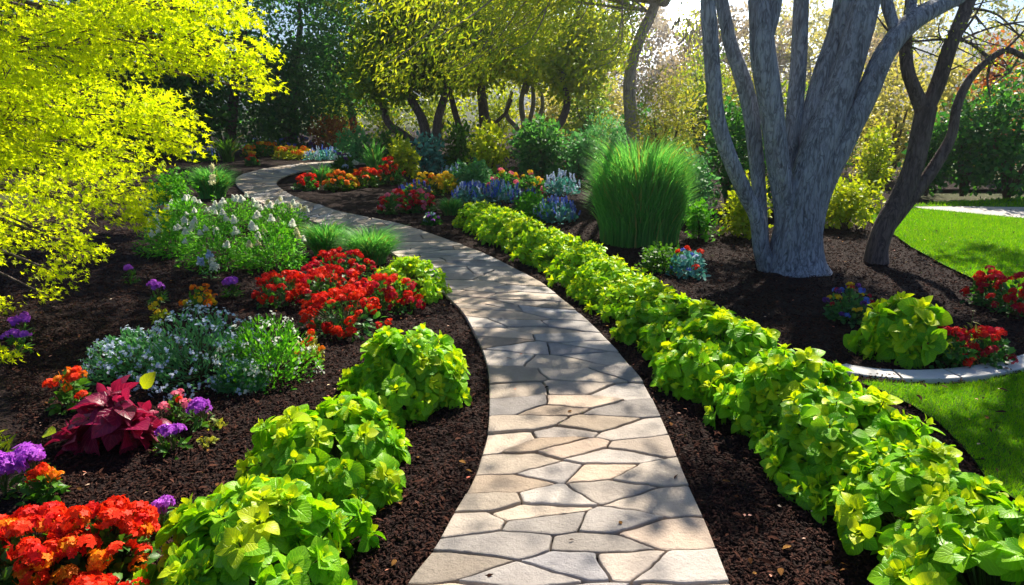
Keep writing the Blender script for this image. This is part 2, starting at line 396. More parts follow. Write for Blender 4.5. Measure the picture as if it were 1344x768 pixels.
# lawns
lawn_front_px = [(1128, 508), (1150, 516), (1175, 527), (1200, 540), (1235, 565), (1262, 592), (1282, 618), (1296, 640), (1330, 662), (1400, 690), (1560, 720), (1900, 700), (1900, 470), (1600, 440), (1400, 478), (1340, 495), (1290, 507), (1225, 513), (1160, 508)]
lawn_back_px = [(1150, 296), (1165, 305), (1195, 327), (1240, 352), (1290, 376), (1344, 398), (1420, 430), (1600, 430), (1900, 420), (1900, 318), (1600, 300), (1344, 290), (1210, 277), (1160, 276), (1120, 280)]
_, LF = sheet('lawn', lawn_front_px, M['lawn'], .030, 0)
_, LB = sheet('lawn', lawn_back_px, M['lawn'], .030, 0)
sheet('driveway', [(1200, 274.5), (1210, 277), (1344, 290), (1600, 301), (1900, 319), (1900, 268), (1600, 270), (1344, 275), (1260, 274)], M['drive'], .04, 0)
_, LFAR = sheet('lawn', [(1180, 274), (1260, 273.5), (1344, 274.4), (1600, 269), (1900, 267), (1900, 240), (1500, 250), (1344, 262), (1230, 268)], M['lawn'], .03, 0)

# mulch sheet: fine grid near, coarse far, sunk under path and lawns
def mulch():
    mb = MB()
    for (x0, x1, y0, y1, st) in ((-5, 5, 1.2, 6.0, .035), (-9, 7.5, 6.0, 14.0, .09), (-17, 11, 14.0, 44.0, .4)):
        xs = np.arange(x0, x1 + 1e-6, st); ys = np.linspace(y0, y1, int(round((y1 - y0) / st)) + 1)
        X, Y = np.meshgrid(xs, ys)
        Z = .018 + .016 * vnoise(X * 3, Y * 3, 1) + .010 * vnoise(X * 11, Y * 11, 2) + .007 * vnoise(X * 26, Y * 26, 3)
        low = on_path(X, Y, .0) | inpoly(X, Y, LF) | inpoly(X, Y, LB) | inpoly(X, Y, LFAR)
        near = on_path(X, Y, .07)
        Z = np.where(near, np.minimum(Z, .014), Z); Z = np.where(low, -.03, Z)
        if y0 >= 6: Z = np.where(Y < y0 + 1e-6, .0, Z)
        n, k = X.shape
        idx = np.arange(n * k).reshape(n, k)
        f = np.stack([idx[:-1, :-1], idx[:-1, 1:], idx[1:, 1:], idx[1:, :-1]], -1).reshape(-1, 4)
        mb.add(np.stack([X, Y, Z], -1), [f])
    structure(mb.build('mulch_bed', M['mulch']))
mulch()

def chips(n=85000):
    rng = np.random.default_rng(5)
    # density follows 1/d so that near chips are many
    d = 1.7 * (11 / 1.7) ** rng.uniform(0, 1, n) ** .9; a = rng.uniform(-.80, .80, n)
    x, y = d * a, d
    ok = ~(on_path(x, y, -.02) | inpoly(x, y, LF) | inpoly(x, y, LB)); x, y = x[ok], y[ok]; n = len(x)
    z = .026 + .016 * vnoise(x * 3, y * 3, 1) + .010 * vnoise(x * 11, y * 11, 2) + rng.uniform(-.004, .006, n)
    z = np.where(on_path(x, y, .05), np.minimum(z, .026), z)
    tv = np.array([(-.5, -.5, -.3), (.5, -.4, -.3), (.6, .5, -.2), (-.4, .5, -.3), (-.3, -.3, .5), (.35, -.25, .4), (.3, .3, .5), (-.35, .25, .4)], float)
    tf = [[(4, 5, 6, 7), (0, 1, 5, 4), (1, 2, 6, 5), (2, 3, 7, 6), (3, 0, 4, 7)]]
    size = np.stack([rng.uniform(.004, .010, n), rng.uniform(.008, .030, n), rng.uniform(.003, .008, n)], -1) * (1 + .05 * y)[:, None]
    dd = nrm(np.stack([rng.normal(size=n), rng.normal(size=n), rng.normal(size=n) * .35], -1))
    nn = np.stack([rng.normal(size=n) * .4, rng.normal(size=n) * .4, np.ones(n)], -1)
    mb = MB(); scatter(mb, (tv, tf, None), np.stack([x, y, z], -1), frames(dd, nn), size)
    tag(mb.build('mulch_chips', M['chip'], smooth=False), 'loose dark brown bark chips covering the planting beds', 'mulch', kind='stuff')
chips()

def litter(name, n, tpl, m_, size, label, seed, polys=False):
    rng = np.random.default_rng(seed)
    d = 2.0 * (13 / 2.0) ** rng.uniform(0, 1, n); x, y = d * rng.uniform(-.8, .8, n), d
    z = np.where(on_path(x, y), .052, np.where(inpoly(x, y, LF) | inpoly(x, y, LB), .062, .05))
    k = ~(on_path(x, y) & (rng.uniform(0, 1, n) < .95)); x, y, z = x[k], y[k], z[k]; n = len(x)
    p = np.stack([x, y, z], -1); a = rng.uniform(0, 6.28, n)
    dd = np.stack([np.cos(a), np.sin(a), rng.normal(size=n) * .15], -1); nn = np.array([[0, 0, 1.]]) + rng.normal(size=(n, 3)) * .3
    mb = MB(); scatter(mb, tpl, p, frames(dd, nn), size * rng.uniform(.5, 1.3, n))
    tag(mb.build(name, m_), label, 'litter', None, 'stuff')
litter('fallen_leaves', 240, OVAL, leafmat('fallen_leaf', (.07, .025, .012), (.24, .12, .035), .1, spec=.03, rough=.9), .03, 'small dry brown and tan leaves fallen on mulch and path', 71)
litter('fallen_petals', 260, QUAD, leafmat('fallen_petal', (.55, .10, .06), (.75, .60, .45), .2), .02, 'small fallen petals scattered over the mulch', 72)
litter('bark_strips', 1500, LANCE, leafmat('pale_bark_strip', (.02, .008, .006), (.09, .038, .026), 0, spec=.03, rough=.95), .045, 'paler strips of bark lying on the mulch', 73)
def build_path():
    mb = MB()
    n = len(SS); e = nrm(PR - PL)
    l, r = PL - e * .004, PR + e * .004
    V = np.vstack([np.hstack([l, np.full((n, 1), .016)]), np.hstack([r, np.full((n, 1), .016)])])
    mb.add(V, [[(i, n + i, n + i + 1, i + 1) for i in range(n - 1)]], 0)
    seeds_px = [(681, 519), (748, 517), (821, 522), (678, 540), (722, 546), (752, 537), (825, 547), (688, 564), (781, 565), (835, 575), (661, 589), (720, 590), (741, 578), (761, 599), (841, 594), (675, 619), (731, 630), (798, 607), (778, 630), (851, 634), (668, 645), (641, 672), (728, 664), (795, 655), (871, 670), (601, 697), (697, 681), (731, 697), (798, 695), (861, 712), (665, 729), (795, 725), (758, 754), (818, 752), (885, 757), (590, 757), (681, 770),
                (661, 503), (768, 501), (821, 499), (661, 476), (731, 481), (785, 476), (645, 456), (691, 464), (748, 466), (791, 461), (655, 444), (748, 449), (628, 430), (680, 431), (705, 440), (755, 434), (650, 408), (715, 406), (665, 420), (738, 420),
                (620, 800), (740, 800), (850, 810), (930, 800), (600, 850), (750, 850), (880, 850)]
    gu, gs = np.meshgrid(np.linspace(0, 1, 41), np.linspace(0, SS[-1], 2400))
    gp = path_pt(gu, gs)
    sd = []
    for q in seeds_px:
        g = G(*q)[:2]; i = np.argmin(np.linalg.norm(gp - g, axis=-1)); sd.append((gu.flat[i], gs.flat[i]))
    rng = np.random.default_rng(11)
    smax = sorted(s for u, s in sd)[-3] + .16
    s = smax
    while s < SS[-1] + .1:                                   # further courses: irregular slabs, 2-4 to a course
        k = rng.choice([2, 3, 3, 4]); off = rng.uniform(-.12, .12)
        for j in range(k):
            sd.append((np.clip((j + .5) / k + off + rng.normal() * .05, .04, .96), s + rng.normal() * .055))
        s += rng.uniform(.15, .25) * (1 + .02 * s)
    sd = np.array(sd); W0 = 1.15; AN = 2.6
    q = np.stack([sd[:, 0] * W0, sd[:, 1] * AN], -1)
    for i in range(len(q)):
        poly = [np.array(p) for p in ((0.006, q[i, 1] - 2.0), (W0 - .006, q[i, 1] - 2.0), (W0 - .006, q[i, 1] + 2.0), (0.006, q[i, 1] + 2.0))]
        for j in range(len(q)):
            dv = q[j] - q[i]; L_ = np.linalg.norm(dv)
            if i == j or L_ > 2.4 or L_ < 1e-4: continue
            nn = dv / L_; gap = .0042 * (1 + 1.7 * abs(nn[1])) * (1 + .07 * min(sd[i, 1], 9)) 
            c = np.dot(q[i] + dv * .5, nn) - gap
            out = []
            for a in range(len(poly)):
                p0, p1 = poly[a], poly[(a + 1) % len(poly)]
                d0, d1 = np.dot(p0, nn) - c, np.dot(p1, nn) - c
                if d0 <= 0: out.append(p0)
                if d0 * d1 < 0: out.append(p0 + (p1 - p0) * d0 / (d0 - d1))
            poly = out
            if len(poly) < 3: break
        if len(poly) < 3: continue
        pts = []
        for a in range(len(poly)):
            p0, p1 = poly[a], poly[(a + 1) % len(poly)]; ln = np.linalg.norm(p1 - p0)
            edge_ = abs(p0[0] - p1[0]) < 1e-6 and (p0[0] < .01 or p0[0] > W0 - .01)
            k = max(2, int(ln / .028)); c = min(.30, .011 / max(ln, 1e-3))
            for t in np.linspace(c, 1 - c, k): pts.append(p0 + (p1 - p0) * t)
        pts = np.array(pts)
        w = .016
        inner = (pts[:, 0] > .012) & (pts[:, 0] < W0 - .012)
        pts[:, 1] += np.where(inner, 1, .6) * w * 1.8 * (vnoise(pts[:, 0] * 5, pts[:, 1] * 4, 7) + .5 * vnoise(pts[:, 0] * 14, pts[:, 1] * 10, 8) + .22 * vnoise(pts[:, 0] * 34, pts[:, 1] * 26, 12))
        pts[:, 0] += inner * w * (vnoise(pts[:, 0] * 6, pts[:, 1] * 4, 9))
        pts[:, 0] = np.clip(pts[:, 0], .004, W0 - .004)
        if pts[:, 1].min() / AN > SS[-1] - .05 or pts[:, 1].max() / AN < .05: continue
        ss = np.clip(pts[:, 1] / AN, 0, SS[-1]); xy = path_pt(pts[:, 0] / W0, ss)
        c = xy.mean(0); k = len(xy); rr = xy - c; ln = np.linalg.norm(rr, axis=1, keepdims=True)
        tilt = rng.normal(size=2) * .006; h = .044 + rng.uniform(-.006, .006)
        def ring(inset, z):
            p = c + rr * np.maximum(0, 1 - inset / np.maximum(ln, 1e-3))
            return np.hstack([p, (z + (p - c) @ tilt)[:, None]])
        V = np.vstack([ring(0, .010), ring(0, h - .007), ring(.003, h - .002), ring(.010, h)])
        f = []
        for b in range(3):
            for a in range(k):
                a2 = (a + 1) % k; f.append((b * k + a, b * k + a2, (b + 1) * k + a2, (b + 1) * k + a))
        mb.add(V, [f, [tuple(range(3 * k, 4 * k))]], 1)
    o = mb.build('path', [M['joint'], M['stone']], smooth=False); structure(o)
build_path()

def build_kerb():
    px = [(1098, 487), (1110, 491), (1150, 497), (1200, 499.5), (1245, 498), (1290, 493), (1344, 481), (1420, 458), (1520, 425)]
    pts = smooth_curve(np.array([G(*q)[:2] for q in px]), 300)
    s = np.concatenate([[0], np.cumsum(np.linalg.norm(np.diff(pts, axis=0), axis=1))])
    t = nrm(np.gradient(pts, axis=0)); nr = np.stack([-t[:, 1], t[:, 0]], -1)
    mb = MB(); bl = .36; k = 0; w = .075
    while (k + 1) * bl < s[-1]:
        a, b = k * bl + .008, (k + 1) * bl - .008; k += 1
        ss = np.linspace(a, b, 5)
        c = np.stack([np.interp(ss, s, pts[:, i]) for i in (0, 1)], -1); n = np.stack([np.interp(ss, s, nr[:, i]) for i in (0, 1)], -1)
        rows = []
        for (o, z) in ((-w, 0), (-w, .040), (-w + .004, .044), (w - .004, .044), (w, .040), (w, 0)):
            rows.append(np.hstack([c + n * o, np.full((5, 1), z)]))
        V = np.vstack(rows); f = []
        for r_ in range(5):
            for i in range(4):
                f.append((r_ * 5 + i, r_ * 5 + i + 1, (r_ + 1) * 5 + i + 1, (r_ + 1) * 5 + i))
        f2 = [tuple(r_ * 5 for r_ in range(6)), tuple(r_ * 5 + 4 for r_ in range(5, -1, -1))]
        mb.add(V, [f, f2])
    structure(mb.build('kerb', M['kerb'], smooth=False))
build_kerb()

def lawn_grass():
    rng = np.random.default_rng(3)
    tri = (np.array([(-.5, 0, 0), (.5, 0, 0), (.12, .6, .12), (-.12, .6, .12), (0, 1, .4)], float), [[(0, 1, 2, 3)], [(3, 2, 4)]], None)
    for poly, n, h, w, lim in ((LF, 60000, .034, .004, (1.5, 5.2, 2.6, 5.2)), (LB, 90000, .045, .009, (3.2, 11, 5.2, 13)), (LFAR, 15000, .06, .02, (6, 16, 11, 17))):
        x = rng.uniform(lim[0], lim[1], n * 3); y = rng.uniform(lim[2], lim[3], n * 3)
        ok = inpoly(x, y, poly) & (np.abs(x) < y * .80 + .3); x, y = x[ok][:n], y[ok][:n]; k = len(x)
        d = np.stack([rng.normal(size=k) * .45, rng.normal(size=k) * .45, np.ones(k)], -1)
        nn = np.stack([rng.normal(size=k), rng.normal(size=k), np.zeros(k) + .1], -1)
        hh = h * rng.uniform(.6, 1.25, k); sz = np.stack([np.full(k, w), hh, hh], -1)
        mb = MB(); scatter(mb, tri, np.stack([x, y, np.full(k, .028)], -1), frames(d, nn), sz)
        tag(mb.build('lawn_grass', M['blade'], smooth=False), 'short mown green grass of the lawns', 'grass', 'lawn grass', 'stuff')
lawn_grass()

# far hills
def hills():
    mb = MB(); xs = np.linspace(-320, 320, 110)
    h = 9 + 4 * vnoise(xs / 50, xs * 0, 4) + 1.5 * vnoise(xs / 13, xs * 0, 5) + 13 * np.exp(-((xs - 175) / 75) ** 2) + 5 * np.exp(-((xs - 40) / 30) ** 2)
    rows = [(170, 0), (190, .45), (215, .85), (240, 1.0), (280, .6), (320, 0)]
    V = np.concatenate([np.stack([xs, np.full_like(xs, y), h * k - .1], -1) for y, k in rows]); n = len(xs)
    f = [(r * n + i, r * n + i + 1, (r + 1) * n + i + 1, (r + 1) * n + i) for r in range(len(rows) - 1) for i in range(n - 1)]
    mb.add(V, [f]); structure(mb.build('hills', M['hill']))
hills()

# ------------------------------------------------------------------ plant parts
def dome(rng, n, r, h, lo=.0, shell=.25):
    """points in an uneven dome; returns pos, outward"""
    a = rng.uniform(0, 2 * np.pi, n); cz = rng.uniform(lo, 1, n)
    s = np.sqrt(1 - cz * cz)
    out = np.stack([s * np.cos(a), s * np.sin(a), cz], -1)
    k = 1 - shell * rng.uniform(0, 1, n) ** 1.5
    ph = rng.uniform(0, 6, 3)
    lump = 1 + .10 * np.sin(3 * a + ph[0]) + .07 * np.sin(5 * a + ph[1] + 4 * cz) + .05 * np.sin(9 * a + ph[2])
    p = out * np.stack([r * k * lump, r * k * lump, h * k], -1)
    return p, out

def leafy(rng, r, h, nros, lsize, tpl=BROAD, young=.35, per=7):
    """rosettes of broad leaves over a dome: returns foliage MB, stems MB"""
    fo, st = MB(), MB()
    p, out = dome(rng, nros, r * .86, h * .84, -.02, .32)
    p[:, 2] = np.maximum(p[:, 2], .07)
    up = nrm(out * np.array([.9, .9, .55]) + np.array([0, 0, .55]))
    for i in range(nros):
        base = np.array([p[i, 0] * .12, p[i, 1] * .12, 0.0])
        m_ = (base + p[i]) * .5 + np.array([p[i, 0], p[i, 1], 0]) * .06
        tube(st, [base, m_, p[i]], [.006, .0045, .003], 5)
        n = per + rng.integers(-2, 2); yp = young + .45 * (p[i, 2] / h - .45); off = rng.uniform(0, 6.28); t1 = nrm(np.cross(up[i], [.3, .1, .9])); t2 = np.cross(up[i], t1)
        for lay, (cnt, el, sc, mt) in enumerate(((n, rng.uniform(-.25, .15), 1.0, 0), (max(2, n - 2), rng.uniform(.35, .6), .72, None), (3, 1.2, .42, 1))):
            a = off + lay * .6 + np.arange(cnt) * 2 * np.pi / cnt + rng.normal(size=cnt) * .4
            tang = np.cos(a)[:, None] * t1 + np.sin(a)[:, None] * t2
            ee = el + rng.normal(size=cnt) * .38
            d = tang * np.cos(ee)[:, None] + up[i] * np.sin(ee)[:, None] - np.array([0, 0, .12])
            nn = up[i] * np.cos(ee)[:, None] - tang * np.sin(ee)[:, None] + rng.normal(size=(cnt, 3)) * .38
            pos = p[i] + tang * lsize * .12 - up[i] * lsize * (.25 - .16 * lay)
            sz = lsize * sc * rng.uniform(.7, 1.2, cnt)
            sz3 = np.stack([sz * rng.uniform(.85, 1.1, cnt), sz, sz * rng.uniform(.6, 1.5, cnt)], -1)
            m_i = (1 if rng.random() < yp else 0) if mt is None else (mt if lay else (1 if rng.random() < yp - .35 else 0))
            scatter(fo, tpl, pos, frames(d, nn), sz3, m_i)
    return fo, st

def foliage_dome(rng, mb, r, h, n, lsize, tpl, mat_i=0, upw=.5, lo=0, shell=.6, jit=.5):
    p, out = dome(rng, n, r, h, lo, shell); p[:, 2] = np.maximum(p[:, 2], .012)
    d = nrm(out + np.array([0, 0, upw - .5]) + rng.normal(size=(n, 3)) * jit)
    nn = nrm(out * .5 + np.array([0, 0, .8]) + rng.normal(size=(n, 3)) * jit)
    scatter(mb, tpl, p - d * lsize * .4, frames(d, nn), lsize * rng.uniform(.6, 1.3, n), mat_i)

def clump_blades(rng, n, r, h, wid=1.0, droop=.5, spread=.35, seg=5, base_r=None, hmin=.55, straw=.07):
    """arching grass blades, each its own curved strip"""
    mb = MB(); br = base_r if base_r else r * .35
    a = rng.uniform(0, 6.283, n); q = np.sqrt(rng.uniform(0, 1, n))
    b = np.stack([np.cos(a) * q * br, np.sin(a) * q * br, np.zeros(n)], -1)
    az = a + rng.normal(size=n) * .5; L_ = h * rng.uniform(hmin, 1.08, n) * (1 - .34 * q ** 2.5)
    lean = (r - br * q) * rng.uniform(.2, 1.0, n) * (spread / .35)
    V = np.zeros((n, seg * 2, 3)); side = np.stack([-np.sin(az + rng.normal(size=n) * .9), np.cos(az + rng.normal(size=n) * .9), np.zeros(n)], -1)
    dirx = np.stack([np.cos(az), np.sin(az), np.zeros(n)], -1)
    ts = np.linspace(0, 1, seg)
    for k, t in enumerate(ts):
        up = L_ * (t - droop * t ** 3 * .55) if droop else L_ * t
        c = b + dirx * (lean * t ** 2)[:, None]; c[:, 2] = up
        w = wid * .004 * (1 - t ** 2.2) + .0004
        V[:, 2 * k] = c - side * w; V[:, 2 * k + 1] = c + side * w
    f = [(2 * k, 2 * k + 1, 2 * k + 3, 2 * k + 2) for k in range(seg - 1)]
    off = (np.arange(n) * seg * 2)[:, None, None]
    F = (np.array(f)[None] + off); k = int(n * straw)
    mb.add(V.reshape(-1, 3), [F[k:].reshape(-1, 4)])
    if k: mb.f.append((F[:k].reshape(-1, 4), 1))
    return mb

HEADS = {}
def head_mesh(kind, col, var):
    """unit-size flower head meshes, shared by every plant that bears them"""
    key = (kind, col, var)
    if key in HEADS: return HEADS[key]
    rng = np.random.default_rng(hash((kind, var)) % 1000 if False else (len(kind) * 37 + var * 11))
    mb = MB()
    if kind == 'umbel':                      # rounded cluster of florets
        n = 24; p, out = dome(rng, n, .85, .62, -.15, .2)
        nn = nrm(out + rng.normal(size=(n, 3)) * .25); d = np.cross(nn, rng.normal(size=(n, 3)))
        scatter(mb, FLORET, p, frames(d, nn), .40 * rng.uniform(.8, 1.2, n))
    elif kind == 'plume':                    # feathery upright plume
        n = 110; t = rng.uniform(0, 1, n) ** 1.2; a = rng.uniform(0, 6.28, n); rr = (.52 * (1 - t) + .06) * rng.uniform(.3, 1, n)
        p = np.stack([np.cos(a) * rr, np.sin(a) * rr, t * .95 - .1], -1); nn = nrm(p * np.array([1, 1, 0]) + rng.normal(size=(n, 3)) * .5 + np.array([0, 0, .3]))
        scatter(mb, FLORET4, p, frames(np.cross(nn, rng.normal(size=(n, 3))), nn), .19 * rng.uniform(.7, 1.3, n))
    elif kind == 'spike':
        n = 40; t = rng.uniform(0, 1, n); a = rng.uniform(0, 6.28, n); rr = .15 * (1 - .7 * t)
        p = np.stack([np.cos(a) * rr, np.sin(a) * rr, t * 1.2], -1); nn = nrm(p * np.array([1, 1, 0]) + rng.normal(size=(n, 3)) * .4 + np.array([0, 0, .02]))
        scatter(mb, FLORET4, p, frames(np.cross(nn, rng.normal(size=(n, 3))), nn), .15 * rng.uniform(.7, 1.3, n))
    else:                                    # daisy-like open flower
        for k, (r_, z) in enumerate(((1.0, 0), (.7, .15), (.4, .28))):
            nn = nrm(np.array([[0, 0, 1]]) + rng.normal(size=(1, 3)) * .15)
            scatter(mb, FLORET, np.array([[0, 0, z]]), frames(np.array([[math.cos(k), math.sin(k), 0]]), nn), np.array([r_]))
    HEADS[key] = mb.mesh('flower_head', PET[col]); return HEADS[key]

def heads_on(rng, root, r, h, n, kind, cols, size, lo=.25, merge=False, upright=False, stem=True):
    p, out = dome(rng, n, r, h, lo, .12); p[:, 2] += .01
    for i in range(n):
        col = cols[rng.integers(len(cols))]
        o = link('flower_head', head_mesh(kind, col, int(rng.integers(3))), root)
        o.location = p[i]; s = size * rng.uniform(.75, 1.25); o.scale = (s, s, s)
        t = .25 if upright else .75
        o.rotation_euler = (-out[i, 1] * t + rng.normal() * .12, out[i, 0] * t + rng.normal() * .12, rng.uniform(0, 6.28))
    if stem:
        st = MB()
        for i in range(n):
            tube(st, [(p[i, 0] * .3, p[i, 1] * .3, 0), p[i] * .6, p[i]], [.0028, .0024, .0018], 4)
        st.build('stems', M['stem'], root)

SEED = [100]
def rg():
    SEED[0] += 1; return np.random.default_rng(SEED[0])
def root(name, label, cat, px, py, group=None, z=.015):
    g = G(px, py); return thing(name, label, cat, (g[0], g[1], z), group, 0)

def flower_plant(name, label, px, py, wpx, h, kind, cols, nh, hs, leaf='green', nl=260, ls=.05, tpl=OVAL, group=None, lo=.2, upright=False, cat='flowering plant', fr=.95, fh=.85):
    rng = rg(); m_ = mpp(px, py); r = wpx * .5 * m_
    t = root(name, label, cat, px, py, group)
    fo = MB(); foliage_dome(rng, fo, r * fr, h * fh, nl, ls, tpl); fo.build('foliage', M[leaf], t)
    heads_on(rng, t, r, h, nh, kind, cols, hs, lo, upright=upright)
    return t
def grass_plant(name, label, px, py, wpx, h, n=500, wid=1.0, droop=.5, m_='grass', group=None, cat='grass clump', base=.35, spread=.35, hmin=.55):
    rng = rg(); r = wpx * .5 * mpp(px, py)
    o = clump_blades(rng, n, r, h, wid, droop, spread, base_r=r * base, hmin=hmin).build(name, [M[m_], M['straw']])
    o.location = (*G(px, py)[:2], .01)
    return tag(o, label, cat, group)
def shrub(name, label, px, py, wpx, h, leaf, n=900, ls=.06, tpl=QUAD, group=None, cat='shrub', lumps=7, lo=-.1, depth=None, twig='twig'):
    """shrub from several overlapping leaf lumps and a few twigs"""
    rng = rg(); t = root(name, label, cat, px, py, group)
    r = wpx * .5 * mpp(px, py); fo, st = MB(), MB()
    for k in range(lumps):
        a = 2 * math.pi * k / lumps + rng.uniform(-.4, .4); q = r * rng.uniform(.3, .55) * (k > 0)
        z = h * rng.uniform(.25, .62) if k else h * .58
        lr = r * rng.uniform(.42, .62); lh = h * rng.uniform(.30, .42)
        nn = n // lumps
        d = nrm(rng.normal(size=(nn, 3))); kk_ = rng.uniform(.3, 1.08, nn) ** .5
        p = np.array([math.cos(a) * q, math.sin(a) * q, z]) + d * np.array([lr, lr, lh]) * kk_[:, None] + rng.normal(size=(nn, 3)) * ls * .6
        low = p[:, 2] < .02; p[low, 2] = rng.uniform(.02, h * .4, low.sum())
        di = nrm(d + rng.normal(size=(nn, 3)) * .6 + np.array([0, 0, .1])); no = nrm(d * .6 + np.array([0, 0, .6]) + rng.normal(size=(nn, 3)) * .5)
        scatter(fo, tpl, p - di * ls * .4, frames(di, no), ls * rng.uniform(.6, 1.35, nn))
        tube(st, [(0, 0, 0), (math.cos(a) * q * .4, math.sin(a) * q * .4, z * .5), (math.cos(a) * q, math.sin(a) * q, z)], np.array([.02, .014, .006]) * max(.4, h), 5)
    fo.build('foliage', M[leaf], t); st.build('stems', M[twig], t)
    return t

# ------------------------------------------------------------------ lime shrubs
LIME = []
for k in range(4):
    rng = np.random.default_rng(40 + k)
    fo, st = leafy(rng, .46, .50, 130, .086, ROUND, .3)
    LIME.append((fo.mesh('foliage', [M['lime'], M['limeyoung']]), st.mesh('stems', M['stem'])))
SMALL = []
for k in range(3):
    rng = np.random.default_rng(60 + k)
    fo, st = leafy(rng, .46, .46, 120, .078, OVAL, .4, 7)
    SMALL.append((fo.mesh('foliage', [M['hedgefar'], M['limeyoung']]), st.mesh('stems', M['stem'])))
def lime(label, xy, sc, var, fam=LIME, group=None, rz=0, zs=1.0, name='lime_shrub'):
    t = thing(name, label, 'shrub', (xy[0], xy[1], .012), group, rz, sc); t.scale = (sc, sc, sc * zs)
    link('foliage', fam[var][0], t); link('stems', fam[var][1], t)
    return t
GL = 'lime shrubs beside the path'
lime('lime green broad-leaved shrub at the bottom edge, left of the path and nearest the camera', G(346, 778), .95, 0, group=GL, rz=.4)
lime('lime green broad-leaved shrub left of the path between the burgundy plant and the path edge', G(434, 630), .93, 1, group=GL, rz=2.0)
lime('lime green broad-leaved shrub left of the path beside the red flower bank', G(532, 528), .97, 2, group=GL, rz=1.1, zs=1.06)
lime('small lime shrub with fine leaves behind the red flowers at the left path edge', G(534, 392), .93, 0, SMALL, group=GL, rz=.7)
# hedge row on the right: a shrub every half metre along the traced centre line
hp = smooth_curve(np.array([G(*q)[:2] for q in [(1345, 860), (1255, 768), (1170, 685), (1095, 620), (1037, 572), (982, 527), (932, 488), (890, 454), (848, 424), (808, 396), (770, 372), (733, 350), (698, 331), (668, 314), (640, 302), (618, 292)]]), 600)
hs_ = np.concatenate([[0], np.cumsum(np.linalg.norm(np.diff(hp, axis=0), axis=1))])
ORD = ['first', 'second', 'third', 'fourth', 'fifth', 'sixth', 'seventh', 'eighth', 'ninth', 'tenth', 'eleventh', 'twelfth', 'thirteenth', 'fourteenth', 'fifteenth', 'sixteenth', 'seventeenth', 'eighteenth', 'nineteenth', 'twentieth', 'twenty-first', 'twenty-second', 'twenty-third', 'twenty-fourth']
rng = np.random.default_rng(9); s_, i = .12, 0
while s_ < hs_[-1]:
    c = np.array([np.interp(s_, hs_, hp[:, k]) for k in (0, 1)]) + rng.normal(size=2) * .025
    far = c[1] > 5.2
    lime('%s leafy lime shrub from the camera in the long row right of the path' % ORD[i], c, (.99 if not far else .98) * rng.uniform(.94, 1.06), int(rng.integers(3 if far else 4)), SMALL if far else LIME,
         'row of lime shrubs along the right of the path', rng.uniform(0, 6.28), rng.uniform(.88, 1.02), 'hedge_shrub')
    s_ += .50 if not far else .56; i += 1
rng = np.random.default_rng(77); fo, st = leafy(rng, .46, .56, 46, .145, ROUND, .5)
BIG = [(fo.mesh('foliage', [M['lime'], M['limeyoung']]), st.mesh('stems', M['stem']))]
lime('lime broad-leaved shrub in the right island bed beside red flowers and the kerb', G(1184, 470), .74, 0, BIG, rz=1.9, zs=1.2)

# ------------------------------------------------------------------ left bed
GR = 'red flowers left of the path'
flower_plant('flowering_plant', 'red flowering plant at the left end of the red bank, under purple flowers', 372, 398, 80, .26, 'umbel', ['red', 'red', 'scarlet'], 46, .040, 'dark', group=GR)
flower_plant('flowering_plant', 'red flowering plant in the middle of the red bank left of the path', 432, 400, 95, .30, 'umbel', ['red', 'crimson', 'scarlet'], 60, .040, 'dark', group=GR)
flower_plant('flowering_plant', 'red flowering plant at the back of the red bank before the grass mound', 448, 366, 90, .27, 'umbel', ['crimson', 'red'], 52, .040, 'dark', group=GR)
flower_plant('flowering_plant', 'bright scarlet flowering plant at the front of the red bank, behind the lime shrub', 452, 437, 110, .32, 'umbel', ['red', 'scarlet', 'scarlet'], 72, .040, 'dark', group=GR)
flower_plant('flowering_plant', 'red flowering plant at the right end of the red bank beside the small lime shrub', 512, 408, 85, .30, 'umbel', ['red', 'scarlet', 'crimson'], 52, .040, 'dark', group=GR)
GO = 'orange red flowers in the bottom left corner'
flower_plant('flowering_plant', 'orange red flowering plant filling the bottom left corner of the bed', 55, 770, 170, .25, 'umbel', ['scarlet', 'red', 'scarlet', 'scarlet', 'red', 'scarlet', 'orange'], 80, .040, 'green', 420, .05, group=GO)
flower_plant('flowering_plant', 'orange red flowering plant between the corner plant and the nearest lime shrub', 138, 758, 135, .26, 'umbel', ['scarlet', 'scarlet', 'red', 'scarlet', 'red', 'scarlet', 'orange'], 70, .040, 'green', 420, .05, group=GO)
flower_plant('flowering_plant', 'small orange flowering plant behind the orange red flowers of the near left corner', 62, 662, 50, .16, 'umbel', ['scarlet', 'orange'], 6, .03, 'green', 90, .045)
flower_plant('flowering_plant', 'low orange red flowering plant cut by the bottom edge of the photo', 120, 860, 170, .20, 'umbel', ['scarlet'], 14, .04, 'green', 420, .055, group=GO)
flower_plant('leafy_plant', 'small light green leafy plant on the left edge behind the purple flowers', -2, 612, 60, .20, 'daisy', ['yellow'], 1, .01, 'yellowgreen', 110, .06, LANCE, cat='plant')
flower_plant('flowering_plant', 'orange flowering plant just left of the burgundy leafy plant', 96, 540, 52, .27, 'umbel', ['orange', 'scarlet'], 12, .033, 'green', 110, .05)
flower_plant('flowering_plant', 'orange and gold flowering plant behind the speckled shrub, left of the red bank', 263, 410, 42, .22, 'umbel', ['orange', 'orange', 'yellow', 'crimson'], 14, .033, 'green', 90, .045)
flower_plant('flowering_plant', 'little yellow flowering plant behind the white speckled shrub', 212, 424, 26, .18, 'umbel', ['yellow'], 6, .024, 'yellowgreen', 60, .04)
flower_plant('flowering_plant', 'rusty orange flowering plant between speckled shrub and lime shrub', 408, 478, 42, .22, 'umbel', ['scarlet', 'orange', 'cream'], 9, .03, 'olive', 130, .04)
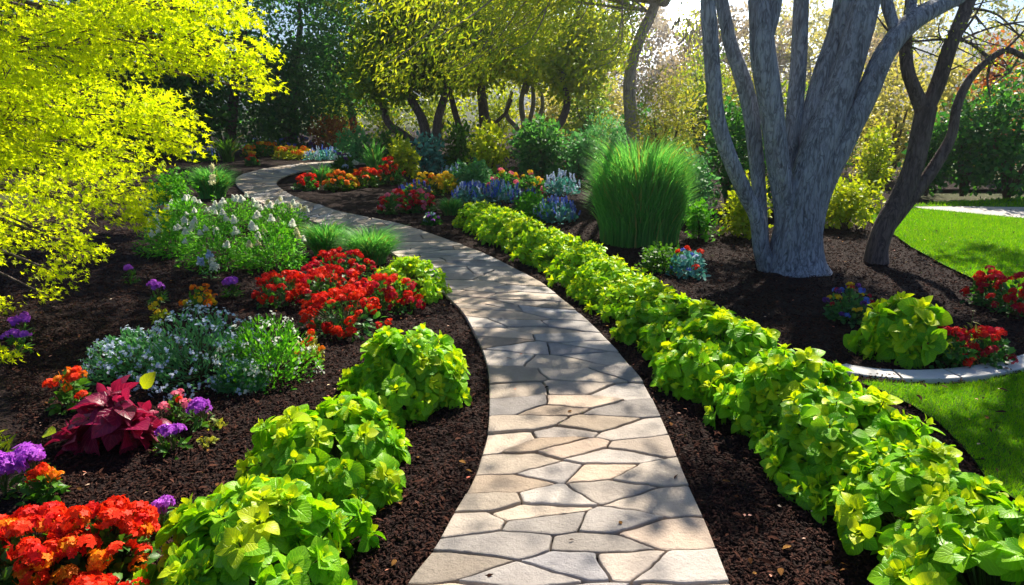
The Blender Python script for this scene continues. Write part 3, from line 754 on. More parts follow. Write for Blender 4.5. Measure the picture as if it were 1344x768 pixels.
flower_plant('flowering_plant', 'pinkish flowering plant at the right side of the burgundy leafy plant', 236, 560, 34, .20, 'umbel', ['pink', 'scarlet'], 5, .03, 'green', 50, .05)
# burgundy plant
def coleus():
    rng = rg(); t = root('burgundy_plant', 'burgundy plant with large pointed dark red leaves in the left bed', 'plant', 152, 588)
    fo, st = leafy(rng, .25, .36, 15, .165, BROAD, .0, 5); fo.build('foliage', [M['coleus'], M['coleus']], t); st.build('stems', M['twig'], t)
    for q, d, n_, z in (([.17, .03, .30], [.6, .1, .9], [0, -.8, .4], .10), ([-.15, -.19, .17], [-.8, .1, -.1], [0, -.4, .8], .085)):
        fo = MB(); scatter(fo, BROAD, np.array([q]), frames(np.array([d]), np.array([n_])), np.array([z])); fo.build('leaf', M['limeyoung'], t)['label'] = 'odd yellow leaf'
coleus()
# purple verbenas
GV = 'purple verbenas in the left mulch bed'
def verbena(label, px, py, hpx, s=.05, n=3):
    """px,py: the head's centre in the photo, hpx: stem length in pixels"""
    rng = rg(); t = root('verbena', label, 'flower', px, py + hpx, GV); h = hpx * mpp(px, py + hpx) * .98
    st, fo = MB(), MB()
    n += 2; s *= .78
    for k in range(n):
        e = np.array([rng.normal() * s * .8 * (k > 0), rng.normal() * s * .6 * (k > 0), h + rng.normal() * s * .35 * (k > 0)])
        tube(st, [(0, 0, 0), (e[0] * .3 + .01, e[1] * .3, h * .5), e], [.003, .0028, .002], 5)
        o = link('flower_head', head_mesh('umbel', 'violet', int(rng.integers(3))), t, e); o.scale = (s * rng.uniform(.8, 1.15),) * 3
        o.rotation_euler = (.35 + rng.normal() * .2, rng.normal() * .3, rng.uniform(0, 6))
    st.build('stems', M['stem'], t)
    foliage_dome(rng, fo, .085, h * .8, 40, .06, LANCE); fo.build('foliage', M['green'], t)
verbena('purple verbena with two flower heads just below the yellow maple, back of the mulch', 172, 351, 24, .045, 2)
verbena('purple verbena in open mulch left of the orange and gold flowers', 210, 375, 24, .05, 3)
verbena('wide purple verbena in open mulch beside the left end of the red bank', 306, 370, 22, .055, 4)
verbena('purple verbena at the left edge under the yellow maple tip, upper of two', 30, 421, 30, .055, 3)
verbena('purple verbena at the left edge under the yellow maple tip, lower of two', 26, 438, 30, .05, 3)
verbena('purple verbena close behind the burgundy plant, on its right', 268, 531, 34, .052, 3)
verbena('purple verbena right beside the burgundy plant, lower of its two', 228, 566, 32, .05, 3)
verbena('tall purple verbena behind the orange red corner flowers', 50, 596, 52, .065, 4)
verbena('purple verbena cut by the left edge above the corner flowers', 8, 606, 52, .075, 5)
verbena('purple verbena between corner flowers and the nearest lime shrub', 212, 662, 40, .045, 3)
# white-speckled silvery shrubs
def speckled(label, px, py, wpx, h, leaf, col, nb):
    rng = rg(); r = wpx * .5 * mpp(px, py); t = root('speckled_shrub', label, 'shrub', px, py, 'silvery shrubs with tiny white flowers')
    fo = MB(); foliage_dome(rng, fo, r * .95, h * .92, 1500, .042, LANCE, upw=1.1, jit=.45); fo.build('foliage', M[leaf], t)
    bl = MB(); p, out = dome(rng, nb, r, h, .05, .14)
    p = np.repeat(p, 5, 0) + rng.normal(size=(nb * 5, 3)) * .011; out = np.repeat(out, 5, 0)
    nn = nrm(out + rng.normal(size=p.shape) * .5); scatter(bl, FLORET, p, frames(np.cross(nn, rng.normal(size=p.shape)), nn), .010 * rng.uniform(.7, 1.3, len(p)))
    bl.build('blossom', PET[col], t)
    st = MB()
    for k in range(40): tube(st, [(0, 0, 0), p[k * 5] * .5, p[k * 5]], [.003, .003, .0015], 4)
    st.build('stems', M['stem'], t)
speckled('silvery shrub speckled with tiny white flowers, left end of the speckled mass', 178, 492, 120, .30, 'silver', 'paleblue', 110)
speckled('silvery shrub speckled with tiny white flowers, tallest and in the middle of its mass', 265, 496, 170, .46, 'silver', 'paleblue', 190)
speckled('greener shrub with fewer white flowers at the right of the speckled mass', 355, 500, 130, .44, 'fern', 'white', 70)
speckled('low silvery white-flowered shrub in front of the speckled mass at its right foot', 318, 512, 70, .18, 'silver', 'paleblue', 50)
# white plumes over ferny green
GW = 'white plumed plants at the back of the left bed'
for lab, px, py, w, h, n, cc in (
    ('ferny green plant with white plumes, left end of its group beside the maple', 225, 335, 80, .50, 12, ['white']),
    ('ferny green plant with white plumes in the middle front of its group', 288, 350, 105, .55, 12, ['white']),
    ('ferny green plant with a few white plumes at the right front of its group', 362, 352, 90, .55, 9, ['white', 'cream']),
    ('ferny plant with cream plumes at the back right of its group beside the path', 372, 308, 75, .45, 14, ['cream', 'white']),
    ('ferny plant with dense white plumes at the back of its group', 315, 304, 85, .48, 16, ['white']),
    ('ferny plant with white plumes behind the left end of its group', 245, 300, 70, .45, 10, ['white'])):
    flower_plant('plumed_plant', lab, px, py, w, h, 'plume', cc, int(n * 1.25), .066, 'fern', 1500, .055, LANCE, GW, .45, True, fh=.92)
t = flower_plant('plumed_plant', 'slender pale flower stalk standing in mulch in front of the white plumes', 275, 368, 24, .26, 'plume', ['white', 'paleblue'], 5, .07, 'silver', 40, .04, LANCE)
grass_plant('grass_mound', 'deep green fine grass mound behind the red bank, left of two by the path', 430, 338, 92, .60, 1700, 1.3, .6, 'grass', 'fine grass mounds by the path')
grass_plant('grass_mound', 'deep green fine grass mound reaching over the path edge, right of two', 487, 347, 112, .58, 2000, 1.3, .6, 'grass', 'fine grass mounds by the path')
grass_plant('grass_mound', 'round green grass clump at the bend of the path', 279, 261, 88, .95, 1500, 2.2, .7, 'grass')
shrub('low_shrub', 'low green round shrub left of the grass clump at the bend', 228, 281, 64, .75, 'fern', 1200, .06)
shrub('low_shrub', 'low grey green plant half under the yellow maple beside the white plumes', 192, 288, 40, .35, 'teal', 400, .05)
flower_plant('flower_spike', 'single tall cream yellow flower spike above the white plumes', 285, 296, 9, .62, 'spike', ['cream'], 1, .24, 'fern', 30, .06, LANCE, lo=.9, upright=True, cat='flower')
# seedlings in the mulch
for lab, px, py in (('tiny green seedling in the sunlit mulch between burgundy plant and lime shrub', 272, 588), ('tiny yellow green weed in the mulch beside the burgundy plant', 285, 566)):
    flower_plant('seedling', lab, px, py, 30, .06, 'daisy', ['yellow'], 1, .006, 'olive', 40, .03, cat='plant')

# ------------------------------------------------------------------ beds beyond the bend and middle bed
B = [
    ('flowering_plant', 'yellow and orange flowering plant in the far bed, left of two', 345, 205, 55, .42, 'umbel', ['orange', 'yellow'], 22, .09, 'green'),
    ('flowering_plant', 'all yellow flowering plant in the far bed, right of two', 385, 209, 55, .38, 'umbel', ['yellow', 'yellow', 'orange'], 20, .09, 'yellowgreen'),
    ('flowering_plant', 'deep purple flowering plant behind the far yellow flowers', 385, 198, 55, .5, 'umbel', ['purple', 'blue'], 18, .09, 'dark'),
    ('flowering_plant', 'blue flowering plant behind the far orange flowers', 345, 195, 50, .5, 'spike', ['blue', 'paleblue'], 22, .16, 'dark'),
    ('flowering_plant', 'pale blue flowering plant at the far end of the path', 425, 210, 50, .42, 'spike', ['blue', 'paleblue'], 26, .16, 'teal'),
    ('flowering_plant', 'lone red flower clump at the left verge of the far path', 331, 218, 16, .25, 'umbel', ['scarlet'], 5, .08, 'dark'),
    ('flowering_plant', 'blue flowering plant half hidden by the maple, left of the spiky plant', 268, 212, 40, .5, 'spike', ['blue', 'paleblue'], 16, .16, 'dark'),
    ('flowering_plant', 'red flowering plant at the tip of the middle bed by the bend', 404, 250, 36, .30, 'umbel', ['scarlet', 'red'], 14, .06, 'dark'),
    ('flowering_plant', 'bright orange flowering plant in the middle bed, beside the red tip plant', 447, 251, 44, .36, 'umbel', ['orange', 'orange', 'yellow'], 20, .065, 'green'),
    ('flowering_plant', 'orange flowering plant in the middle bed under the strap-leaved plant', 480, 246, 40, .38, 'umbel', ['orange', 'scarlet'], 18, .065, 'green'),
    ('flowering_plant', 'red and orange flowering plant between the strap-leaved plant and yellow green bush', 513, 243, 36, .55, 'umbel', ['red', 'orange'], 14, .065, 'dark'),
    ('flowering_plant', 'white and violet flowering plant at the back left of the middle bed', 452, 231, 34, .55, 'umbel', ['white', 'paleblue', 'purple'], 14, .07, 'green'),
    ('flowering_plant', 'pinkish red flowering plant in front of the middle bed facing the path', 520, 281, 46, .36, 'umbel', ['crimson', 'red', 'pink'], 22, .055, 'dark'),
    ('flowering_plant', 'pinkish red flowering plant at the right of its pair beside green grass', 553, 279, 40, .34, 'umbel', ['red', 'crimson', 'pink'], 18, .055, 'dark'),
    ('flowering_plant', 'golden yellow flowering plant in the middle bed below the tree trunks', 560, 257, 44, .40, 'umbel', ['yellow', 'yellow', 'orange'], 22, .06, 'green'),
    ('flowering_plant', 'yellow green flowering plant right of the golden one', 586, 254, 34, .38, 'umbel', ['yellow'], 16, .055, 'yellowgreen'),
    ('flowering_plant', 'blue flowering plant behind the pinkish red flowers', 545, 262, 46, .36, 'spike', ['blue', 'purple'], 22, .13, 'dark'),
    ('flowering_plant', 'blue flowering plant, left of the three blue mounds behind the hedge', 620, 268, 52, .40, 'spike', ['blue', 'blue', 'paleblue'], 40, .13, 'teal'),
    ('flowering_plant', 'blue flowering plant, middle of the three blue mounds behind the hedge', 660, 267, 54, .42, 'spike', ['blue', 'blue', 'paleblue'], 40, .13, 'teal'),
    ('flowering_plant', 'blue flowering plant, right of the three blue mounds, nearest the tall grass', 728, 292, 60, .40, 'spike', ['blue', 'blue', 'paleblue'], 46, .11, 'teal'),
    ('flowering_plant', 'violet blue flowering plant between the blue mounds', 692, 276, 44, .38, 'spike', ['blue', 'purple'], 26, .11, 'dark'),
    ('flowering_plant', 'pale teal flowering plant under the dark round shrub', 738, 256, 50, .48, 'spike', ['paleblue'], 26, .14, 'teal'),
    ('flowering_plant', 'pale teal flowering plant in front of the yellow green shrub', 597, 240, 44, .40, 'spike', ['paleblue'], 22, .14, 'teal'),
    ('flowering_plant', 'mixed red and yellow flowering plant at the foot of the dark round shrub', 662, 250, 46, .42, 'umbel', ['pink', 'yellow', 'red'], 15, .06, 'dark'),
    ('flowering_plant', 'mixed yellow and pink flowering plant below the dark round shrub', 695, 254, 40, .40, 'umbel', ['pink', 'yellow'], 12, .055, 'dark'),
    ('flowering_plant', 'single red orange flower clump beside the pale teal plant', 748, 238, 20, .40, 'umbel', ['scarlet', 'orange'], 6, .07, 'dark'),
    ('flowering_plant', 'small red flower clump among the blue mounds', 712, 276, 16, .30, 'umbel', ['red'], 4, .05, 'dark'),
    ('flowering_plant', 'pale lilac flowering plant low in the mulch beside the path', 567, 296, 22, .16, 'umbel', ['violet', 'paleblue'], 8, .035, 'dark'),
]
for (nm, lab, px, py, w, h, kind, cols, nh, hs, leaf) in B:
    flower_plant(nm, lab, px, py, w, h * (.8 if kind == 'spike' else 1), kind, cols, int(nh * (2 if kind == 'spike' else 1.5)), hs * (.55 if kind == 'spike' else .95), leaf, 300, .09 if py > 240 else .13, QUAD, 'flowers of the far beds', upright=(kind == 'spike'))
grass_plant('strap_leaf_plant', 'strap-leaved green plant in the far bed left of the path end', 300, 213, 60, 1.1, 120, 9, .5, 'green', cat='plant', base=.2)
grass_plant('strap_leaf_plant', 'tall strap-leaved green plant in the middle bed behind the orange flowers', 493, 238, 46, 1.2, 120, 8, .35, 'grass', cat='plant', base=.2)
grass_plant('strap_leaf_plant', 'strap-leaved green plant at the left of the middle bed', 422, 243, 46, .6, 160, 5, .4, 'grass', cat='plant', base=.3)
grass_plant('grass_mound', 'green grass mound between pinkish red flowers and hedge', 592, 284, 50, .42, 700, 2.2, .6, 'grass')
shrub('shrub', 'yellow green bush in the middle bed at the foot of the leaning trunk', 532, 236, 46, .95, 'yellowgreen', 900, .10)
shrub('shrub', 'blue green bush at the foot of the forked trunks', 565, 228, 50, 1.0, 'teal', 700, .12)
shrub('shrub', 'green bush between the trunks in the middle bed', 604, 226, 54, 1.4, 'green', 1000, .12)
shrub('shrub', 'yellow green shrub left of the dark round shrub', 645, 236, 62, 1.35, 'yellowgreen', 1100, .12)
shrub('shrub', 'dark blue green round shrub in the middle bed', 708, 240, 84, 1.55, 'deep', 2200, .12)
shrub('shrub', 'green ferny shrub in front of the yellow green shrub', 622, 252, 60, .6, 'silver', 800, .10)
shrub('shrub', 'green low shrub between the blue mounds and the tall grass', 700, 290, 46, .42, 'fern', 700, .07)
shrub('shrub', 'light green leafy shrub between the dark round shrub and the tall grass', 762, 240, 60, 1.2, 'silver', 900, .12)
shrub('shrub', 'dark green bush beside the strap-leaved plant at the back of the middle bed', 520, 222, 60, 1.1, 'green', 900, .13)
shrub('shrub', 'pale green bush at the far end of the path', 470, 215, 60, 1.1, 'silver', 900, .13)
# tall grass
grass_plant('ornamental_grass', 'tall fountain of green ornamental grass behind the hedge row', 838, 318, 168, 1.85, 5600, 2.0, .55, 'grass', base=.60, spread=.34, hmin=.42)
shrub('shrub', 'tall airy olive green shrub behind the ornamental grass', 868, 262, 120, 2.4, 'olive', 4200, .075, LANCE)
shrub('shrub', 'tall grey green shrub left behind the ornamental grass', 800, 240, 80, 1.6, 'silver', 2000, .09, LANCE)
shrub('shrub', 'bright green low shrub at the right foot of the ornamental grass', 918, 318, 44, .55, 'fern', 800, .06)
shrub('shrub', 'light green shrub right of the ornamental grass in front of dark bushes', 910, 290, 60, 1.0, 'silver', 1200, .08)
shrub('low_shrub', 'low green ground shrub along the hedge in front of the ornamental grass', 868, 358, 60, .28, 'green', 900, .045)
flower_plant('flowering_plant', 'teal leaved plant with blue and red flowers at the left rim of the island bed', 903, 364, 56, .30, 'umbel', ['blue', 'paleblue', 'scarlet'], 13, .032, 'teal', 380, .05)
# island bed
flower_plant('flowering_plant', 'dark purple and teal leaved plant in the island bed left of the lime shrub', 1113, 424, 62, .30, 'umbel', ['purple', 'purple', 'crimson', 'blue', 'yellow'], 40, .026, 'deep', 420, .05)
flower_plant('flowering_plant', 'red flowering plant by the kerb right of the island lime shrub', 1240, 482, 60, .26, 'umbel', ['red', 'crimson', 'scarlet'], 26, .036, 'dark', group='red flowers of the island bed')
flower_plant('flowering_plant', 'red flowering plant at the right of the pair by the kerb', 1292, 480, 64, .24, 'umbel', ['red', 'crimson'], 26, .036, 'dark', group='red flowers of the island bed')
flower_plant('leafy_plant', 'small bronze leafy plant standing between the two red plants by the kerb', 1268, 478, 34, .40, 'daisy', ['cream'], 2, .012, 'olive', 70, .045, LANCE, cat='plant')
flower_plant('flowering_plant', 'red flowering plant at the edge of the back lawn, left of two', 1292, 402, 48, .32, 'umbel', ['crimson', 'red'], 24, .038, 'dark', group='red flowers of the island bed')
flower_plant('flowering_plant', 'red flowering plant at the right edge of the photo beside the lawn', 1328, 416, 60, .34, 'umbel', ['red', 'crimson'], 28, .038, 'dark', group='red flowers of the island bed')
flower_plant('leafy_plant', 'little yellow green weed above the red flowers at the lawn edge', 1302, 386, 24, .22, 'daisy', ['yellow'], 1, .01, 'yellowgreen', 50, .045, LANCE, cat='plant')
# shrubs behind the main tree
shrub('shrub', 'bright lime shrub behind the main trunk on the left', 978, 312, 62, .85, 'yellowgreen', 1400, .07)
shrub('shrub', 'round lime shrub between the two tree trunks', 1108, 302, 84, .75, 'yellowgreen', 2000, .07)
shrub('shrub', 'tall narrow lime shrub behind the two trunks', 1140, 272, 50, 1.5, 'yellowgreen', 1500, .07)
shrub('shrub', 'dark green shrub directly behind the main trunk', 1030, 280, 110, 1.6, 'dark', 1800, .10)
shrub('shrub', 'dark green shrub left behind the main trunk', 955, 276, 90, 1.9, 'dark', 1800, .10)
shrub('shrub', 'dark green bush right of the second trunk at the lawn edge', 1215, 258, 60, 1.6, 'dark', 1500, .11)

# ------------------------------------------------------------------ trees
def limb(name, pts, widths, Ys, m_, parent, sides=14, rough=.09, n=None):
    """pts: photo pixels of the centre line, widths in pixels, Ys distances; parent at world origin of thing"""
    rng = rg(); base = np.array(parent.location)
    p = np.array([P(a, b, Y) for (a, b), Y in zip(pts, Ys)]) - base
    r = [w * .5 * mppY(a, b, Y) for (a, b), w, Y in zip(pts, widths, Ys)]
    mb = MB(); tube(mb, p, r, sides, rng, rough, n=n or 6 * len(pts)); return mb.build(name, m_, parent)

def crown(rng, mb, blobs, ls, tpl=QUAD, clump=.35, per=45, mat_i=0, droop=.3, flat=.7):
    """clumps of leaves spread unevenly through ellipsoids; blobs: centre, radii, number of clumps"""
    for c, rad, k in blobs:
        d = nrm(rng.normal(size=(k, 3))); cc = np.array(c) + d * np.array(rad) * (rng.uniform(.15, 1, k) ** .45)[:, None]
        n = k * per
        cs = clump * rng.uniform(.6, 1.35, k)
        p = np.repeat(cc, per, 0) + rng.normal(size=(n, 3)) * np.repeat(cs, per)[:, None] * np.array([1, 1, flat]) * .6
        dd = nrm(rng.normal(size=(n, 3)) + np.array([0, 0, -droop])); nn = nrm(rng.normal(size=(n, 3)) * .7 + np.array([0, 0, .8]))
        scatter(mb, tpl, p, frames(dd, nn), ls * rng.uniform(.6, 1.4, n), mat_i)

def shade(rng, cr, bo, base, polys, fork):
    """leaf clumps and boughs added above the view, set up-sun to shade chosen ground"""
    for poly, sp, keep, thr in polys:
        pg = np.array([G(*q)[:2] for q in poly]); lo, hi = pg.min(0), pg.max(0)
        X, Y = np.meshgrid(np.arange(lo[0], hi[0], sp), np.arange(lo[1], hi[1], sp)); X, Y = X.ravel(), Y.ravel()
        X = X + rng.normal(size=len(X)) * sp * .35; Y = Y + rng.normal(size=len(Y)) * sp * .35
        ok = inpoly(X, Y, pg) & (rng.uniform(0, 1, len(X)) < keep) & (vnoise(X * 1.6, Y * 1.6, 21) < thr); X, Y = X[ok], Y[ok]
        C = []
        for x, y in zip(X, Y):
            z = rng.uniform(4.7, 5.9); q = np.array([x, y, 0]) + SUND * z / SUND[2]
            while (cP * q[1] - sP * (q[2] - HCAM)) * (384 + 45) / FPX > (sP * q[1] + cP * (q[2] - HCAM)): z += .2; q = np.array([x, y, 0]) + SUND * z / SUND[2]
            C.append(q - base)
        if not C: continue
        C = np.array(C); per = 120; n = len(C) * per
        p = np.repeat(C, per, 0) + rng.normal(size=(n, 3)) * sp * np.array([.42, .42, .25])
        scatter(cr, QUAD, p, frames(nrm(rng.normal(size=(n, 3)) - np.array([0, 0, .3])), nrm(rng.normal(size=(n, 3)) * .6 + np.array([0, 0, .8]))), sp * .30 * rng.uniform(.6, 1.4, n))
        for e in C[::14]:
            tube(bo, [fork, fork * .5 + e * .5 + np.array([0, 0, .3]), e], [.07, .04, .01], 6, n=10)
SHADE_W = [([(640, 505), (700, 515), (760, 525), (800, 500), (775, 440), (700, 375), (600, 315), (480, 285), (390, 262), (360, 238), (300, 240), (330, 262), (440, 305), (530, 340), (585, 395), (630, 450)], .36, 1, .62),
           ([(120, 640), (180, 640), (250, 520), (300, 500), (345, 400), (200, 330), (150, 300), (-150, 300), (-150, 400), (60, 430)], .42, .95, .8),
           ([(330, 215), (400, 255), (500, 285), (600, 295), (640, 262), (600, 235), (480, 222)], .5, .5, .1),
           ([(560, 680), (600, 660), (700, 640), (720, 600), (640, 590)], .3, .45, .0), ([(840, 690), (950, 760), (1050, 768), (960, 620), (880, 540), (820, 540)], .3, .8, .35),
           ([(500, 690), (540, 640), (600, 560), (590, 500), (540, 560), (480, 650)], .28, .6, .3)]
SHADE_W.append(([(180, 300), (290, 250), (312, 228), (420, 212), (300, 205), (120, 225), (100, 280)], .6, .5, .3))
SHADE_D = [([(930, 380), (1110, 495), (1230, 490), (1300, 440), (1150, 370), (1000, 340), (920, 350)], .36, 1, .5),
           ([(1130, 512), (1200, 545), (1300, 630), (1500, 590), (1500, 480), (1344, 492), (1220, 510)], .34, .9, .45),
           ([(1180, 325), (1260, 350), (1420, 400), (1420, 350), (1260, 325)], .4, .8, .6)]
# yellow maple, left foreground
def maple():
    rng = rg(); base = np.array([-4.7, 5.0, 0.0])
    t = thing('maple_tree', 'bright yellow maple leaning in from the left edge over the bed', 'tree', base)
    pads = [(40, 60, 4.6, 150, 75), (160, 40, 5.0, 120, 55), (255, 62, 5.4, 70, 30), (305, 92, 5.4, 42, 16), (338, 116, 5.4, 18, 10), (322, 78, 5.3, 22, 8), (120, 145, 4.8, 110, 50), (30, 180, 4.5, 110, 70), (205, 150, 5.0, 55, 40), (235, 185, 5.1, 26, 24), (150, 205, 4.9, 60, 30),
            (90, 245, 4.6, 110, 45), (165, 262, 4.9, 40, 24), (185, 290, 4.8, 22, 12), (40, 300, 4.4, 75, 42), (105, 325, 4.5, 34, 20), (78, 358, 4.4, 24, 18), (60, 385, 4.35, 10, 8), (-70, 120, 4.4, 150, 140), (-70, 300, 4.3, 80, 70), (205, 8, 5.2, 130, 30), (280, 18, 5.3, 60, 20), (350, 64, 5.6, 12, 5), (2, 470, 3.9, 9, 7), (-8, 400, 4.2, 16, 10),
            (60, -70, 4.8, 160, 40)]
    cr, tw = MB(), MB(); tr = MB()
    for (px, py, Y, a, b) in pads:
        if Y > 4.0: Y = 4.5 + .9 * min(1, max(0, py / 380))         # a thin curtain of sprays, lower ones set back
        m_ = mppY(px, py, Y); c = P(px, py, Y) - base; rx, rz = a * m_, b * m_; ry = max(.10, min(.26, rx * .6))
        n = int(55 + 0.235 * a * b); ncl = max(4, n // 13)
        d = nrm(rng.normal(size=(ncl, 3))); k = rng.uniform(.1, 1.05, ncl) ** .5
        cc = c + d * np.array([rx, ry, rz * .95]) * k[:, None]
        cc[:, 2] -= .12 * np.abs(cc[:, 0] - c[0]) ** 1.3
        p = np.repeat(cc, 13, 0) + rng.normal(size=(ncl * 13, 3)) * np.array([.07, .07, .028])
        o = nrm(np.array([.9, -.3, -.35])[None] + rng.normal(size=p.shape) * .55)
        nn = nrm(np.where(rng.uniform(0, 1, (len(p), 1)) < .6, np.array([[-.1, -.9, -.2]]), np.array([[0, .1, .9]])) + rng.normal(size=p.shape) * .42)
        scatter(cr, MAPLE, p, frames(o, nn), rng.uniform(.026, .050, len(p)))
        # bough to the pad, twigs to its clusters
        s = np.array([0.15, 0, max(.5, min(2.4, c[2] + .25))])
        tube(tw, [s, s * .5 + c * .5 + np.array([0, 0, .16]), c + np.array([.2 * rx, 0, -.02])], [.028, .018, .006], 6)
        for q in cc[::5]: tube(tw, [c * .6 + q * .4 - np.array([.1, 0, 0]), c * .25 + q * .75 + np.array([0, 0, .015]), q], [.006, .004, .002], 4)
    cr.build('crown', M['maple'], t); tw.build('branches', M['darkbark'], t)
    tube(tr, [(0, 0, -.05), (.05, 0, .6), (.1, .05, 1.4), (.18, 0, 2.4), (.3, 0, 3.6)], [.15, .12, .10, .075, .03], 12, rng, .08, n=20)
    tr.build('trunk', M['darkbark'], t)
maple()

# main grey tree, several stems
def main_tree():
    g = G(1042, 357); t = thing('grey_tree', 'large grey tree of many stems rising from one base in the island bed', 'tree', (g[0], g[1], 0)); Y = g[1]
    b = M['bark']
    S_ = [
        ([(1042, 366), (1043, 340), (1047, 300), (1058, 250), (1076, 190), (1098, 135), (1118, 70), (1135, 5), (1150, -90), (1160, -220)], [104, 72, 60, 50, 44, 40, 38, 36, 29, 18], [Y, Y, Y, Y, Y, Y + .02, Y + .05, Y + .1, Y + .2, Y + .4]),
        ([(1050, 330), (1052, 270), (1058, 215), (1066, 160), (1084, 95), (1102, 35), (1112, -50), (1112, -200)], [26, 30, 32, 32, 31, 28, 24, 16], [Y + .05, Y + .1, Y + .16, Y + .2, Y + .22, Y + .22, Y + .2, Y + .3]),
        ([(1062, 335), (1074, 262), (1106, 190), (1138, 125), (1162, 70), (1195, 30), (1240, 4), (1300, -20), (1400, -60)], [24, 28, 29, 28, 27, 26, 23, 18, 11], [Y, Y - .02, Y - .05, Y - .05, Y, Y + .1, Y + .3, Y + .6, Y + 1.1]),
        ([(1030, 345), (1030, 270), (1021, 210), (1012, 140), (1002, 75), (997, 15), (988, -60), (970, -180)], [24, 28, 29, 31, 32, 28, 22, 14], [Y, Y - .03, Y - .08, Y - .12, Y - .14, Y - .1, Y, Y + .2]),
        ([(1004, 62), (1016, 10), (1021, -50), (1030, -160)], [16, 18, 16, 10], [Y - .1, Y - .05, Y, Y + .1]),
        ([(1036, 320), (1036, 240), (1042, 160), (1048, 85), (1051, 10), (1054, -70), (1060, -190)], [14, 19, 21, 21, 19, 16, 10], [Y + .1, Y + .18, Y + .22, Y + .25, Y + .26, Y + .3, Y + .5]),
        ([(1010, 362), (999, 325), (993, 285), (977, 252), (957, 205), (942, 155), (936, 95), (930, 20), (922, -70), (900, -180)], [26, 21, 20, 20, 20, 20, 20, 20, 17, 10], [Y - .02, Y - .05, Y - .1, Y - .14, Y - .2, Y - .2, Y - .2, Y - .2, Y - .2, Y]),
        ([(1004, 345), (999, 290), (995, 235), (990, 185), (984, 138), (972, 95), (958, 55), (945, -10), (930, -110)], [15, 17, 18, 20, 21, 20, 18, 16, 10], [Y + .04, Y + .06, Y + .1, Y + .12, Y + .14, Y + .14, Y + .16, Y + .2, Y + .4]),
        ([(1178, 48), (1166, 12), (1160, -30), (1150, -120)], [14, 15, 13, 8], [Y + .05, Y + .15, Y + .25, Y + .5]),
        ([(1192, 34), (1197, 0), (1204, -60)], [13, 12, 8], [Y + .1, Y + .2, Y + .4]),
    ]
    ob = [limb('trunk' if p_[0][1] > 300 else 'branch', p_, w_, y_, b, t, 18, .05, 44) for p_, w_, y_ in S_]
    for k, par in ((4, 3), (8, 2), (9, 2)): ob[k].parent = ob[par]      # a fork belongs to its stem
    rng = rg(); base = np.array(t.location); cr = MB()
    # crown: above the picture, sparse
    bl = [((0, .5, 5.4), (2.2, 1.8, 1.0), 16), ((1.8, 2.0, 5.2), (1.4, 1.4, .8), 22)]
    crown(rng, cr, bl, .075, QUAD, .4, 40); cr.build('crown', M['willow'], t)
    return t
main_tree()
def second_tree():
    g = G(1151, 347); t = thing('dark_tree', 'dark leaning tree forked in two beside the lawn, right of the large grey tree', 'tree', (g[0], g[1], 0)); Y = g[1]; b = M['darkbark']
    tk = limb('trunk', [(1150, 352), (1152, 325), (1162, 295), (1182, 258), (1200, 215), (1211, 165), (1216, 140)], [32, 27, 27, 26, 25, 25, 26], [Y] * 7, b, t, 14, .06)
    limb('limb', [(1214, 150), (1202, 122), (1191, 90), (1189, 50), (1195, 5), (1200, -60), (1215, -180)], [20, 18, 16, 15, 14, 12, 7], [Y, Y, Y, Y + .1, Y + .15, Y + .3, Y + .6], b, t, 12, .06)
    limb('limb', [(1214, 150), (1232, 108), (1247, 60), (1268, 10), (1290, -60), (1330, -180)], [20, 19, 18, 17, 14, 8], [Y, Y, Y - .05, Y, Y + .2, Y + .6], b, t, 12, .06)
    limb('limb', [(1163, 312), (1192, 266), (1222, 225), (1248, 180), (1256, 140), (1272, 105), (1296, 80), (1322, 66), (1352, 78), (1400, 90)], [6, 17, 16, 13, 12, 10, 9, 8, 7, 4], [Y] * 10, b, t, 10, .06)
    for o in list(t.children):
        if o is not tk: o.parent = tk
    tw = MB(); rng = rg(); base = np.array(t.location)
    def tw_(pts, w, Yo=0):
        p = np.array([P(a, c, Y + Yo) for a, c in pts]) - base
        tube(tw, p, np.linspace(w, w * .35, len(p)) * .5 * mppY(*pts[0], Y), 6, n=4 * len(p))
    tw_([(1300, 78), (1270, 55), (1235, 52), (1200, 54), (1170, 48)], 5); tw_([(1262, 52), (1290, 40), (1330, 30), (1380, 28)], 4, .1)
    tw_([(1250, 60), (1280, 20), (1300, -20)], 4); tw_([(1300, 80), (1296, 105), (1300, 130)], 4); tw_([(1305, 100), (1330, 95)], 4)
    tw_([(1190, 70), (1165, 40), (1150, 20)], 4, .1); tw_([(1240, 95), (1262, 85), (1285, 70)], 3, .1)
    tw_([(1315, 70), (1340, 45), (1360, 20)], 4); tw_([(1272, 10), (1310, 20), (1345, 55)], 4, .2)
    tips = []
    for k in range(46):
        a = np.array([(1300, 78), (1270, 55), (1235, 52), (1264, 51), (1330, 31), (1325, 95), (1280, 20), (1262, 40), (1197, -20), (1290, -60), (1272, 8), (1338, 46), (1352, 78), (1192, 60)][k % 14], float); e = a + rng.normal(size=2) * np.array([40, 26]); q = (a + e) / 2 + rng.normal(size=2) * 5
        Yo = 0; tw_([tuple(a), tuple(q), tuple(e)], 2.2, Yo); tips.append(P(e[0], e[1], Y + Yo) - base)
    tw.build('branches', b, t)
    cr = MB(); tips = np.array(tips); p = np.repeat(tips, 16, 0) + rng.normal(size=(len(tips) * 16, 3)) * .10
    scatter(cr, QUAD, p, frames(rng.normal(size=p.shape), rng.normal(size=p.shape)), rng.uniform(.02, .04, len(p)))
    bo = MB(); shade(rng, cr, bo, base, SHADE_D, np.array([1.0, .2, 3.0]))  # unseen leaf clumps added to shade the island bed and lawns
    bo.build('branches', b, t)  # boughs that carry the added shade clumps
    cr.build('crown', M['willow'], t)
second_tree()

